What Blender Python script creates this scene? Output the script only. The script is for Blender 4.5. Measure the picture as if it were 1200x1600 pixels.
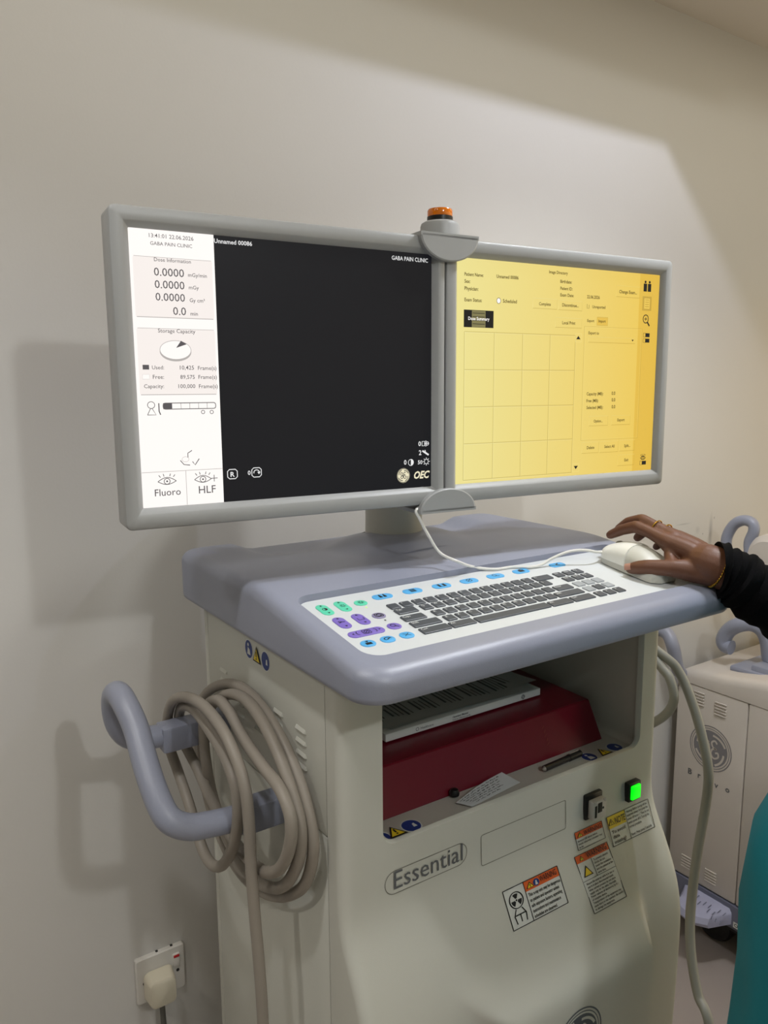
import bpy, bmesh, math, random
from mathutils import Vector, Matrix
random.seed(7)
for o in list(bpy.data.objects): bpy.data.objects.remove(o)
SC = bpy.context.scene
COL = SC.collection
R = math.radians

# ------------------------------------------------------------------ camera
FPX = 1209.3
CAM = Vector((0.0, 0.0, 1.5))
YAW, PIT, ROL = R(33.778), R(8.936), R(-0.402)
fw = Vector((math.sin(YAW)*math.cos(PIT), math.cos(YAW)*math.cos(PIT), -math.sin(PIT)))
r0 = Vector((math.cos(YAW), -math.sin(YAW), 0)); u0 = r0.cross(fw)
rt = math.cos(ROL)*r0 + math.sin(ROL)*u0; up = -math.sin(ROL)*r0 + math.cos(ROL)*u0
cd = bpy.data.cameras.new('camera'); cam = bpy.data.objects.new('camera', cd); COL.objects.link(cam)
cam.matrix_world = Matrix(((rt.x, up.x, -fw.x, CAM.x), (rt.y, up.y, -fw.y, CAM.y), (rt.z, up.z, -fw.z, CAM.z), (0, 0, 0, 1)))
cd.sensor_fit = 'VERTICAL'; cd.sensor_height = 36.0; cd.lens = FPX/1600*36.0; cd.clip_start = 0.01
SC.camera = cam

# ------------------------------------------------------------------ light and exposure
SC.view_settings.view_transform = 'Standard'; SC.view_settings.look = 'None'
SC.view_settings.exposure = 0.10; SC.view_settings.gamma = 1.0
SC.view_settings.use_curve_mapping = False
world = bpy.data.worlds.new('room_light'); SC.world = world; world.use_nodes = True
bg = world.node_tree.nodes['Background']; bg.inputs[1].default_value = 1.0
def facing(d, col):     # the open room around the bay: brighter towards the right, dimmer towards the viewer
    n = world.node_tree; tc = n.nodes.new('ShaderNodeTexCoord'); dt = n.nodes.new('ShaderNodeVectorMath'); dt.operation = 'DOT_PRODUCT'; dt.inputs[1].default_value = d
    n.links.new(tc.outputs['Generated'], dt.inputs[0]); m = n.nodes.new('ShaderNodeMath'); m.operation = 'MAXIMUM'; m.inputs[1].default_value = 0; n.links.new(dt.outputs['Value'], m.inputs[0])
    v = n.nodes.new('ShaderNodeVectorMath'); v.operation = 'SCALE'; v.inputs[0].default_value = col; n.links.new(m.outputs[0], v.inputs['Scale']); return v.outputs[0]
ad = world.node_tree.nodes.new('ShaderNodeVectorMath'); ad.operation = 'ADD'
world.node_tree.links.new(facing((1, 0, 0), (1.18, .95, .58)), ad.inputs[0]); world.node_tree.links.new(facing((0, -1, 0), (.21, .23, .21)), ad.inputs[1]); world.node_tree.links.new(ad.outputs[0], bg.inputs[0])
# lamps: place, watts, colour, lamp radius
LAMPS = [
 ((0.52, -1.30, 2.52), 32.0, (.97, 1, 1), 0.05, None, 'round recessed ceiling light farthest back in the room'),
 ((-0.12, 0.50, 2.345), 17.0, (1, 1, 1), 0.04, 120, 'round ceiling light above the left front of the workstation'),
 ((1.20, 0.55, 2.345), 29.0, (0.97, 1.0, 1.0), 0.04, 120, 'added round ceiling light brightening the desk and right wall'),  # added lamp, brightens the desk from overhead
 ((2.30, 0.45, 2.345), 10.0, (1.0, 0.62, 0.10), 0.05, 120, 'warm round ceiling light over the C-arm cart'),
 ((-0.90, 0.60, 2.345), 24.0, (1.0, 0.96, 0.88), 0.05, 120, 'added round ceiling light filling in the left side of the workstation'),  # added fill lamp for the side panel and left wall
]
BOX_W, BOX_C = 10.5, (0.75, 0.80, 1.0)
STRIP_W, STRIP_C = 2.0, (1.0, 1.0, 0.84)      # added strip under the bay ceiling, ambient fill
CEIL = 2.364; CEIL_ROOM = 2.66; WALL = 1.24

# ------------------------------------------------------------------ helpers
def ray(px, py):
    return rt*((px-600)/FPX) - up*((py-800)/FPX) + fw
def at(px, py, axis, val):
    d = ray(px, py); i = 'xyz'.index(axis); t = (val-CAM[i])/d[i]; return CAM + d*t
def sstep(a, b, x):
    t = max(0.0, min(1.0, (x-a)/(b-a))); return t*t*(3-2*t)

MATS = {}
def mat(name, col, rough=0.5, metal=0.0, emit=0.0, bump=0.0, bscale=200.0, vary=0.0, spec=0.5, trans=0.0, coat=0.0):
    if name in MATS: return MATS[name]
    m = bpy.data.materials.new(name); m.use_nodes = True; nt = m.node_tree; b = nt.nodes['Principled BSDF']
    def lin(c): return c/12.92 if c <= .04045 else ((c+.055)/1.055)**2.4
    c = [lin(v/255.0) for v in col]+[1]
    b.inputs['Base Color'].default_value = c; b.inputs['Roughness'].default_value = rough; b.inputs['Metallic'].default_value = metal
    b.inputs['Specular IOR Level'].default_value = spec; b.inputs['Transmission Weight'].default_value = trans; b.inputs['Coat Weight'].default_value = coat
    tc = nt.nodes.new('ShaderNodeTexCoord'); nz = nt.nodes.new('ShaderNodeTexNoise'); nz.inputs['Scale'].default_value = bscale
    nz.inputs['Detail'].default_value = 3.0
    nt.links.new(tc.outputs['Object'], nz.inputs['Vector'])
    mr = nt.nodes.new('ShaderNodeMapRange'); mr.inputs[3].default_value = max(0.02, rough-0.05); mr.inputs[4].default_value = min(1, rough+0.05)
    nt.links.new(nz.outputs['Fac'], mr.inputs[0]); nt.links.new(mr.outputs[0], b.inputs['Roughness'])
    if vary > 0:
        n2 = nt.nodes.new('ShaderNodeTexNoise'); n2.inputs['Scale'].default_value = 6.0; n2.inputs['Detail'].default_value = 4.0
        nt.links.new(tc.outputs['Object'], n2.inputs['Vector'])
        mx = nt.nodes.new('ShaderNodeMix'); mx.data_type = 'RGBA'
        mx.inputs[6].default_value = [v*(1-vary) for v in c[:3]]+[1]; mx.inputs[7].default_value = [min(1, v*(1+vary)) for v in c[:3]]+[1]
        nt.links.new(n2.outputs['Fac'], mx.inputs[0]); nt.links.new(mx.outputs[2], b.inputs['Base Color'])
    if bump > 0:
        bp = nt.nodes.new('ShaderNodeBump'); bp.inputs['Strength'].default_value = bump; bp.inputs['Distance'].default_value = 0.001
        nt.links.new(nz.outputs['Fac'], bp.inputs['Height']); nt.links.new(bp.outputs[0], b.inputs['Normal'])
    if emit > 0:
        b.inputs['Emission Color'].default_value = c; b.inputs['Emission Strength'].default_value = emit
    MATS[name] = m; return m

def tag(o, label=None, cat=None, group=None, kind=None):
    if label: o['label'] = label
    if cat: o['category'] = cat
    if group: o['group'] = group
    if kind: o['kind'] = kind
    return o
def empty(name, loc, label, cat, group=None):
    o = bpy.data.objects.new(name, None); o.empty_display_size = 0.05; COL.objects.link(o); o.location = loc
    return tag(o, label, cat, group)
def pos(o):
    p = Vector((0, 0, 0))
    while o: p += o.location; o = o.parent
    return p
class MB:
    """collects shapes in world coordinates and links them as one mesh object"""
    def __init__(s): s.v = []; s.f = []; s.m = []; s.sm = []
    def add(s, vs, fs, mi=0, smooth=True):
        b = len(s.v); s.v += [Vector(v) for v in vs]
        for f in fs: s.f.append([b+i for i in f]); s.m.append(mi); s.sm.append(smooth)
    def bm_add(s, bm, mi=0, smooth=True):
        bm.verts.index_update(); s.add([v.co.copy() for v in bm.verts], [[v.index for v in f.verts] for f in bm.faces], mi, smooth); bm.free()
    def box(s, lo, hi, bev=0.0, seg=2, mi=0, mx=None, smooth=True):
        bm = bmesh.new(); bmesh.ops.create_cube(bm, size=1)
        lo = Vector(lo); hi = Vector(hi); c = (lo+hi)/2; d = hi-lo
        for v in bm.verts: v.co = Vector((v.co.x*d.x, v.co.y*d.y, v.co.z*d.z))+c
        if bev > 0: bmesh.ops.bevel(bm, geom=bm.edges[:], offset=bev, segments=seg, affect='EDGES', profile=0.5)
        if mx is not None: bm.transform(mx)
        s.bm_add(bm, mi, smooth)
    def loft(s, rings, cap0=True, cap1=True, closed=True, mi=0, smooth=True):
        n = len(rings[0]); vs = [p for r in rings for p in r]; fs = []
        for i in range(len(rings)-1):
            for j in range(n if closed else n-1):
                k = (j+1) % n; fs.append([i*n+j, i*n+k, (i+1)*n+k, (i+1)*n+j])
        s.add(vs, fs, mi, smooth)
        if cap0: s.add(rings[0], [list(range(n))[::-1]], mi, smooth)
        if cap1: s.add(rings[-1], [list(range(n))], mi, smooth)
    def tube(s, pts, rad, n=12, closed=False, mi=0, caps=True):
        pts = [Vector(p) for p in pts]; N = len(pts); rad = rad if isinstance(rad, (list, tuple)) else [rad]*N
        rings = []; prev = None
        for i, p in enumerate(pts):
            a = pts[(i-1) % N] if (i > 0 or closed) else p; b = pts[(i+1) % N] if (i < N-1 or closed) else p
            t = (b-a).normalized()
            if prev is None:
                x = t.orthogonal().normalized()
            else:
                x = (prev - t*prev.dot(t)); x = x.normalized() if x.length > 1e-6 else t.orthogonal().normalized()
            prev = x; y = t.cross(x)
            rings.append([p + x*(rad[i]*math.cos(2*math.pi*k/n)) + y*(rad[i]*math.sin(2*math.pi*k/n)) for k in range(n)])
        if closed: rings.append(rings[0])
        s.loft(rings, caps and not closed, caps and not closed, True, mi)
    def lathe(s, prof, c, axis='z', n=32, mi=0, caps=True):
        rings = []
        for r, h in prof:
            ring = []
            for k in range(n):
                a = 2*math.pi*k/n; x, y = r*math.cos(a), r*math.sin(a)
                ring.append(Vector(c)+(Vector((x, y, h)) if axis == 'z' else Vector((x, -h, y)) if axis == 'y' else Vector((h, x, y))))
            rings.append(ring)
        s.loft(rings, caps, caps, True, mi)
    def build(s, name, mats, parent=None, label=None, autosmooth=35):
        me = bpy.data.meshes.new(name); o = bpy.data.objects.new(name, me); COL.objects.link(o)
        base = pos(parent) if parent else Vector((0, 0, 0))
        if parent: o.parent = parent
        elif s.v:
            lo = Vector((min(v.x for v in s.v), min(v.y for v in s.v), min(v.z for v in s.v))); hi = Vector((max(v.x for v in s.v), max(v.y for v in s.v), 0))
            base = Vector(((lo.x+hi.x)/2, (lo.y+hi.y)/2, lo.z)); o.location = base
        me.from_pydata([v-base for v in s.v], [], s.f)
        mats = mats if isinstance(mats, (list, tuple)) else [mats]
        for m in mats: me.materials.append(m)
        me.polygons.foreach_set('material_index', s.m); me.polygons.foreach_set('use_smooth', s.sm)
        bm = bmesh.new(); bm.from_mesh(me); bmesh.ops.remove_doubles(bm, verts=bm.verts[:], dist=1e-6)
        bmesh.ops.recalc_face_normals(bm, faces=bm.faces[:])
        for e in bm.edges:
            if len(e.link_faces) == 2 and e.calc_face_angle(0) > R(autosmooth): e.smooth = False
        bm.to_mesh(me); bm.free(); me.update()
        if label: o['label'] = label
        return o

def smooth_path(pts, n=8, closed=False):
    P = [Vector(p) for p in pts]; N = len(P); out = []
    rng = range(N if closed else N-1)
    for i in rng:
        p0 = P[(i-1) % N] if (i > 0 or closed) else P[0]*2-P[1]
        p1 = P[i]; p2 = P[(i+1) % N]; p3 = P[(i+2) % N] if (i+2 < N or closed) else p2*2-p1
        for k in range(n):
            t = k/n; out.append(0.5*((2*p1)+(-p0+p2)*t+(2*p0-5*p1+4*p2-p3)*t*t+(-p0+3*p1-3*p2+p3)*t**3))
    if not closed: out.append(P[-1])
    return out
def rrect(x0, y0, x1, y1, r, n=6, ns=1):
    """counter-clockwise rounded rectangle, ns points inserted per straight side"""
    out = []; cs = [(x1-r, y0+r, -90), (x1-r, y1-r, 0), (x0+r, y1-r, 90), (x0+r, y0+r, 180)]
    arcs = [[(cx+r*math.cos(R(a+90*k/n)), cy+r*math.sin(R(a+90*k/n))) for k in range(n+1)] for cx, cy, a in cs]
    for i in range(4):
        out += arcs[i]; a = arcs[i][-1]; b = arcs[(i+1) % 4][0]
        for k in range(1, ns): out.append((a[0]+(b[0]-a[0])*k/ns, a[1]+(b[1]-a[1])*k/ns))
    return out
def ell(cx, cy, rx, ry, n=20): return [(cx+rx*math.cos(2*math.pi*k/n), cy+ry*math.sin(2*math.pi*k/n)) for k in range(n)]

TXT = {}
def glyphs(s, bold=0.0, shear=0.0):
    key = (s, bold, shear)
    if key not in TXT:
        c = bpy.data.curves.new('t', 'FONT'); c.body = s; c.size = 1.0; c.resolution_u = 2; c.fill_mode = 'FRONT'; c.offset = bold; c.shear = shear
        ob = bpy.data.objects.new('t', c); COL.objects.link(ob)
        dg = bpy.context.evaluated_depsgraph_get(); ev = ob.evaluated_get(dg); me = ev.to_mesh()
        vs = [(v.co.x, v.co.y) for v in me.vertices]; fs = [list(p.vertices) for p in me.polygons]; ev.to_mesh_clear()
        bpy.data.objects.remove(ob); bpy.data.curves.remove(c)
        x0 = min(v[0] for v in vs) if vs else 0; x1 = max(v[0] for v in vs) if vs else 1
        TXT[key] = ([(x-x0, y) for x, y in vs], fs, max(1e-6, x1-x0))
    return TXT[key]

class Ink:
    """flat printing: polygons, lines and letters in 2-D, carried onto a surface by fn(u, v, lift)"""
    def __init__(s, fn): s.fn = fn; s.mb = MB()
    def poly(s, pts, mi, lift=1.0): s.mb.add([s.fn(p[0], p[1], lift) for p in pts], [list(range(len(pts)))], mi, False)
    def grid(s, x0, y0, x1, y1, mi, nx=6, ny=6, lift=0.6):
        vs = [s.fn(x0+(x1-x0)*i/nx, y0+(y1-y0)*j/ny, lift) for j in range(ny+1) for i in range(nx+1)]
        s.mb.add(vs, [[j*(nx+1)+i, j*(nx+1)+i+1, (j+1)*(nx+1)+i+1, (j+1)*(nx+1)+i] for j in range(ny) for i in range(nx)], mi, False)
    def rect(s, x0, y0, x1, y1, mi, lift=1.0): s.poly([(x0, y0), (x1, y0), (x1, y1), (x0, y1)], mi, lift)
    def line(s, pts, w, mi, closed=False, lift=2.6):
        P = [Vector((p[0], p[1])) for p in pts]; N = len(P); L = []; Q = []
        for i in range(N):
            a = P[(i-1) % N] if (closed or i > 0) else P[i]; b = P[(i+1) % N] if (closed or i < N-1) else P[i]
            d = b-a; d = d.normalized() if d.length > 1e-9 else Vector((1, 0)); n = Vector((-d.y, d.x))*(w/2)
            L.append(P[i]+n); Q.append(P[i]-n)
        vs = [s.fn(p.x, p.y, lift) for p in L+Q]
        s.mb.add(vs, [[i, (i+1) % N, N+(i+1) % N, N+i] for i in range(N if closed else N-1)], mi, False)
    def ring(s, cx, cy, rx, ry, w, mi, n=28, lift=1.2): s.line(ell(cx, cy, rx, ry, n), w, mi, True, lift)
    def text(s, t, a, b, mi, hs=1.0, bold=0.0, shear=0.0, lift=1.4):
        """letters with their baseline from a to b (2-D); hs scales the height"""
        vs, fs, w = glyphs(t, bold, shear); a = Vector(a); b = Vector(b); d = b-a; k = d.length/w; e = d.normalized(); n = Vector((-e.y, e.x))
        s.mb.add([s.fn(*(a+e*(x*k)+n*(y*k*hs)), lift+3) for x, y in vs], fs, mi, False)
    def texth(s, t, a, h, mi, wmax=None, bold=0.0, lift=1.4, centre=False, vdir=1):
        vs, fs, w = glyphs(t, bold); k = h/0.72; kx = k if not wmax or w*k <= wmax else wmax/w
        x0 = a[0]-(w*kx/2 if centre else 0)
        s.mb.add([s.fn(x0+x*kx, a[1]+vdir*y*k, lift) for x, y in vs], fs, mi, False)
    def build(s, *a, **k): return s.mb.build(*a, **k)

def monogram(k, cx, cy, r, dark, light, sy=1, lift=1.2):
    """round badge: ring, four swooshes round the edge and a script monogram"""
    k.poly(ell(cx, cy, r, r*abs(sy), 36), dark, lift)
    k.ring(cx, cy, r*.93, r*.93*abs(sy), r*.07, light, 36, lift+.3)
    for q in range(4):
        a0 = R(20+90*q); pts = [(cx+r*(.80-.10*t)*math.cos(a0+t*R(62)), cy+sy*r*(.80-.10*t)*math.sin(a0+t*R(62))) for t in [i/8 for i in range(9)]]
        k.line(pts, r*.10, light, False, lift+.3)
    def sc(pts): k.line([(cx+r*x, cy+sy*r*y) for x, y in [(p.x, p.y) for p in smooth_path([(a, b, 0) for a, b in pts], 6)]], r*.085, light, False, lift+.4)
    sc([(-.08, .30), (-.30, .42), (-.44, .20), (-.26, .02), (-.06, .12), (-.16, .34)])
    sc([(-.06, .12), (-.02, -.14), (-.16, -.40), (-.38, -.36), (-.40, -.16), (-.20, -.08), (.02, -.06)])
    sc([(.34, .34), (.22, .46), (.06, .34), (.12, .14), (.30, .06), (.12, .02), (.04, -.22), (.20, -.42), (.42, -.30), (.40, -.10), (.26, -.14)])

# ------------------------------------------------------------------ materials
M_wall = mat('painted_wall', (208, 205, 201), 0.62, bump=0.10, bscale=260, vary=0.012)
M_ceil = mat('painted_ceiling', (214, 208, 200), 0.7, bump=0.08, bscale=200)
M_floor = mat('vinyl_floor', (172, 160, 152), 0.35, bump=0.05, bscale=60, vary=0.04)
M_cab = mat('cream_cabinet', (205, 205, 196), 0.42, bump=0.10, bscale=900)
M_blue = mat('blue_grey_plastic', (145, 149, 166), 0.34, bump=0.18, bscale=1100)
M_bez = mat('monitor_plastic', (160, 161, 161), 0.40, bump=0.08, bscale=1400)
M_panel = mat('keyboard_film', (212, 216, 218), 0.38, bump=0.03)
M_key = mat('dark_key', (74, 78, 84), 0.45); M_key2 = mat('grey_key', (158, 163, 168), 0.45)
M_white = mat('white_print', (236, 238, 236), 0.5); M_black = mat('black_print', (24, 24, 26), 0.5)
M_lightblue = mat('light_blue_button', (88, 176, 234), 0.4); M_teal = mat('mint_button', (96, 214, 178), 0.4)
M_purple = mat('violet_button', (128, 108, 196), 0.4); M_mauve = mat('mauve_button', (140, 134, 170), 0.4)
M_led = mat('green_led', (190, 230, 90), 0.3, emit=0.6)
M_cable = mat('grey_cable', (150, 142, 132), 0.48)
M_cable2 = mat('pale_grey_cable', (152, 152, 144), 0.45)
M_wcable = mat('white_cable', (232, 230, 224), 0.35)
M_red = mat('red_card', (104, 6, 28), 0.32, bump=0.05, bscale=300)
M_paper = mat('paper', (200, 204, 206), 0.55); M_paper2 = mat('glossy_white_card', (226, 228, 226), 0.3)
M_ink = mat('grey_ink', (88, 92, 98), 0.6); M_orange = mat('warning_orange', (222, 96, 34), 0.5)
M_yellow = mat('warning_yellow', (236, 206, 40), 0.5); M_labelw = mat('label_white', (216, 218, 214), 0.42)
M_navy = mat('mandatory_blue', (30, 56, 128), 0.45); M_groove = mat('panel_groove', (120, 118, 108), 0.6)
M_darkgrey = mat('dark_grey_lettering', (98, 100, 104), 0.5)
M_switchblk = mat('black_plastic', (20, 20, 21), 0.35); M_metal = mat('plug_metal', (186, 182, 178), 0.3, metal=0.7)
M_green = mat('lit_green_lens', (0, 250, 20), 0.3, emit=1.0)
M_amber = mat('amber_lens', (206, 108, 4), 0.12, emit=0.06, coat=0.6)
M_sockw = mat('white_socket_plastic', (214, 210, 204), 0.32); M_plug = mat('ivory_plug_plastic', (216, 208, 188), 0.34)
M_rockred = mat('red_marker', (190, 34, 40), 0.4); M_cord = mat('dark_cord', (92, 90, 84), 0.5)
M_brivo = mat('off_white_panel', (204, 196, 188), 0.42); M_brivo2 = mat('grey_blue_base', (112, 114, 132), 0.4)
M_skin = mat('brown_skin', (102, 64, 44), 0.5, bump=0.25, bscale=700, vary=0.04)
M_nail = mat('nail', (176, 132, 116), 0.3); M_gold = mat('gold', (214, 168, 70), 0.25, metal=1.0)
M_sleeve = mat('black_knit', (6, 6, 8), 0.95, spec=.15, bump=0.5, bscale=900); M_scrub = mat('teal_scrubs', (0, 122, 134), 0.7, bump=0.3, bscale=700, vary=0.05)
M_hair = mat('black_hair', (16, 14, 14), 0.5); M_shoe = mat('white_clog', (210, 210, 208), 0.5); M_eye = mat('eye_white', (230, 228, 222), 0.3)
M_mouse = mat('mouse_white', (236, 235, 228), 0.32); M_mouse2 = mat('mouse_grey', (200, 199, 190), 0.4)
M_pen = mat('pen_barrel', (34, 32, 34), 0.35); M_dark = mat('dark_grey_trim', (40, 40, 38), 0.7)  # even dark grey for screws, collar and chassis
def glow(name, col, e):
    m = mat(name, col, 0.35, emit=e, spec=0.12); m.node_tree.nodes['Principled BSDF'].inputs['Base Color'].default_value = (.006, .006, .006, 1); return m

# ------------------------------------------------------------------ the room
def structure(name, mb, m): return tag(mb.build(name, m), kind='structure')
mb = MB(); mb.box((-2.5, WALL, 0), (4.2, WALL+0.12, CEIL+0.05)); wall = structure('wall_back', mb, M_wall)
# worn scuffs on the painted wall beside the hand
nt = M_wall.node_tree; bs = nt.nodes['Principled BSDF']; src = bs.inputs['Base Color'].links[0].from_socket
geo = nt.nodes.new('ShaderNodeNewGeometry'); prev = src
for px, py, sx, sz, k in [(1110, 832, .010, .055, .5), (1068, 819, .035, .0025, .35), (1098, 834, .003, .003, .7), (1116, 809, .003, .004, .6), (1090, 828, .012, .012, .2)]:
    c = at(px, py, 'y', WALL)
    sub = nt.nodes.new('ShaderNodeVectorMath'); sub.operation = 'SUBTRACT'; sub.inputs[1].default_value = c
    div = nt.nodes.new('ShaderNodeVectorMath'); div.operation = 'DIVIDE'; div.inputs[1].default_value = (sx, 0.2, sz)
    ln = nt.nodes.new('ShaderNodeVectorMath'); ln.operation = 'LENGTH'
    mr = nt.nodes.new('ShaderNodeMapRange'); mr.inputs[1].default_value = 0.2; mr.inputs[2].default_value = 1.1; mr.inputs[3].default_value = k; mr.inputs[4].default_value = 0
    mx = nt.nodes.new('ShaderNodeMix'); mx.data_type = 'RGBA'; mx.inputs[7].default_value = (0.22, 0.22, 0.24, 1)
    nt.links.new(geo.outputs['Position'], sub.inputs[0]); nt.links.new(sub.outputs[0], div.inputs[0]); nt.links.new(div.outputs[0], ln.inputs[0])
    nt.links.new(ln.outputs['Value'], mr.inputs[0]); nt.links.new(mr.outputs[0], mx.inputs[0]); nt.links.new(prev, mx.inputs[6]); prev = mx.outputs[2]
nt.links.new(prev, bs.inputs['Base Color'])
mb = MB(); mb.box((-2.5, -3.0, -0.1), (4.2, WALL+0.12, 0.0)); structure('floor', mb, M_floor)
mb = MB(); mb.box((-2.5, -0.03, CEIL), (4.2, WALL, CEIL+0.1)); structure('ceiling', mb, M_ceil)
mb = MB(); mb.box((-2.5, -3.0, CEIL_ROOM), (4.2, 0.0, CEIL_ROOM+0.1)); structure('ceiling_room', mb, M_ceil)
mb = MB(); mb.box((-2.5, -0.05, CEIL+.1), (4.2, 0.0, CEIL_ROOM)); structure('trim_1', mb, M_wall)    # step between the two ceilings, out of the picture
def downlight(loc, watts, colour, size, label, spot=None, CEIL_ROOM=CEIL_ROOM):
    t = empty('ceiling_downlight', (loc.x, loc.y, CEIL_ROOM), label, 'ceiling light')
    m = MB(); m.lathe([(.085, 0), (.085, -.012), (.07, -.014), (.062, -.004), (.062, 0)], (loc.x, loc.y, CEIL_ROOM), n=32, caps=False); m.build('trim_ring', M_white, t)
    m = MB(); m.lathe([(.001, -.003), (.061, -.003)], (loc.x, loc.y, CEIL_ROOM), n=32, caps=False); m.build('diffuser', glow('lamp_diffuser', (255, 244, 230), 3.0), t)
    l = bpy.data.lights.new('lamp', 'SPOT' if spot else 'POINT'); l.energy = watts; l.color = colour; l.shadow_soft_size = size
    if spot: l.spot_size = R(spot); l.spot_blend = 0.6
    o = bpy.data.objects.new('lamp', l); COL.objects.link(o); o.parent = t; o.location = Vector((0, 0, loc.z-CEIL_ROOM))
t = empty('added_fill_strip', (1.0, .86, CEIL), 'added fill strip light under the lower ceiling of the bay', 'ceiling light')  # unseen strip added for soft fill from above
m = MB(); m.box((-.62, .775, CEIL-.012), (2.62, .945, CEIL), .004); m.build('housing', M_white, t)
m = MB(); m.box((-.58, .80, CEIL-.016), (2.58, .92, CEIL-.011), .001); m.build('diffuser', glow('fill_strip_diffuser', (255, 226, 184), 1.0), t)
l = bpy.data.lights.new('lamp', 'AREA'); l.shape = 'RECTANGLE'; l.size = 3.16; l.size_y = .12; l.energy = STRIP_W; l.color = STRIP_C
o = bpy.data.objects.new('lamp', l); COL.objects.link(o); o.parent = t; o.location = (-.0, 0, -.02)
t = empty('cutoff_box_light', (.86, .59, CEIL), 'unseen open-bottomed box light over the desk, shaped to cut its light on the wall', 'ceiling light')
m = MB(); hx0, hx1, hy0, hy1, hz = .30, 1.401, .40, .7227, 2.300  # housing sides shaped to give the wall's bright area its straight edges
for lo, hi in [((hx0-.012, hy1, hz), (hx1+.012, hy1+.012, CEIL)), ((hx0-.012, hy0-.012, hz), (hx1+.012, hy0, CEIL)), ((hx0-.012, hy0, hz), (hx0, hy1, CEIL)), ((hx1, hy0, hz), (hx1+.012, hy1, CEIL))]: m.box(lo, hi)
m.build('housing', M_switchblk, t)
l = bpy.data.lights.new('lamp', 'POINT'); l.energy = BOX_W; l.color = BOX_C; l.shadow_soft_size = .004
o = bpy.data.objects.new('lamp', l); COL.objects.link(o); o.parent = t; o.location = Vector((1.345, .600, 2.355))-t.location
for p_, w_, c_, r_, sp_, l_ in LAMPS: downlight(Vector(p_), w_, c_, r_, l_, sp_, CEIL_ROOM if p_[1] < 0 else CEIL)

# ------------------------------------------------------------------ workstation cart
XC = 0.694
cart = empty('medical_workstation', (XC, 0.9, 0), 'cream mobile imaging workstation cart with a blue-grey desk and built-in keyboard', 'workstation')
DX0, DX1, DY0, DY1, DZ = 0.381, 1.007, 0.604, 1.150, 1.190
def zdeck(x, y):
    z = 1.262 if y > .885 else 1.262-.15*.5*(.885-y)**2/.05 if y > .835 else 1.262-.15*.025-.15*(.835-y)
    z -= 0.012*sstep(1.0, 1.08, y)*(1-sstep(.192, .232, abs(x-XC)))
    d = math.hypot(x-XC, y-1.01); z += 0.017*(1-sstep(.055, .135, d))
    return z
def ring_at(inset):
    return rrect(DX0+inset, DY0+inset, DX1-inset, DY1-inset, max(0.036-inset, 0.002), 8, 44)
rings = []
for ins, z in [(0.03, 1.194), (0.010, DZ), (0.003, DZ), (0.0005, DZ+.003), (0, DZ+.007)]: rings.append([Vector((x, y, z)) for x, y in ring_at(ins)])
RR = 0.017
for k in range(0, 9):
    a = R(90*k/8); ins = RR*(1-math.cos(a)); rings.append([Vector((x, y, zdeck(x, y)-RR*(1-math.sin(a))*.9)) for x, y in ring_at(ins)])
for k in range(1, 17): rings.append([Vector((x, y, zdeck(x, y))) for x, y in ring_at(RR+k*0.0142)])
mb = MB(); mb.loft(rings); desk = mb.build('desk_top', M_blue, cart, autosmooth=50)
PX0, PX1, PY0, PY1 = 0.4095, 0.9785, 0.640, 0.812
def zpan(y): return 1.2467-0.15*(0.811-y)
cut = MB(); out = rrect(PX0, PY0, PX1, PY1, 0.022, 8, 1)
cut.loft([[Vector((x, y, zpan(y)-.003)) for x, y in out], [Vector((x, y, 1.33)) for x, y in rrect(PX0-.004, PY0-.004, PX1+.004, PY1+.002, 0.024, 8, 1)]])
co = cut.build('cut', M_blue, cart)
md = desk.modifiers.new('b', 'BOOLEAN'); md.operation = 'DIFFERENCE'; md.object = co; md.solver = 'EXACT'
dg = bpy.context.evaluated_depsgraph_get(); nm = bpy.data.meshes.new_from_object(desk.evaluated_get(dg)); desk.modifiers.clear(); desk.data = nm
bpy.data.objects.remove(co)
bm = bmesh.new(); bm.from_mesh(nm)
for e in bm.edges:
    if len(e.link_faces) == 2: e.smooth = e.calc_face_angle(0) < R(38)
for f in bm.faces: f.smooth = True
bm.to_mesh(nm); bm.free()
# keyboard film
def panf(x, y, lift): return Vector((x, y, zpan(y)+0.0003*lift))
def panxy(px, py):
    d = ray(px, py); t = (1.2467-.15*.811-CAM.z)/(d.z-.15*d.y); p = CAM+d*t; return (p.x, p.y)
mb = MB(); o2 = rrect(PX0+.0006, PY0+.0006, PX1-.0006, PY1-.0006, 0.0215, 8, 1)
mb.loft([[Vector((x, y, zpan(y)-.0028)) for x, y in o2], [Vector((x, y, zpan(y)-.0003)) for x, y in o2], [Vector((x, y, zpan(y))) for x, y in rrect(PX0+.001, PY0+.001, PX1-.001, PY1-.001, 0.021, 8, 1)]])
kbd = mb.build('keyboard_panel', M_panel, cart)
def key(x0, x1, y, legend='', grey=False):
    h = 0.0068; m = MB(); out = rrect(x0, y-h, x1, y+h, 0.0012, 2, 1); inn = rrect(x0+.0007, y-h+.0007, x1-.0007, y+h-.0007, 0.001, 2, 1)
    m.loft([[panf(a, b, 0) for a, b in out], [panf(a, b, 4.5) for a, b in out], [panf(a, b, 6) for a, b in inn]], cap0=False, smooth=False)
    k = Ink(panf); k.mb = m
    if legend: k.texth(legend, (x0+.0018, y+.0008), 0.0040, 1, wmax=(x1-x0)*.75, lift=7)
    k.build('key', [M_key2 if grey else M_key, M_white], kbd)
P = 0.01865; G = 0.0146
def row(x, y, names):
    for nme in names:
        key(x-G/2, x+G/2, y, nme); x += P
row(0.5185, 0.7552, list('`1234567890-='))
key(0.7552, 0.7866, 0.7545, '<-')
key(0.5105, 0.5402, 0.7385, 'Tab'); row(0.5553, 0.7380, list('QWERTYUIOP[]'))
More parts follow.
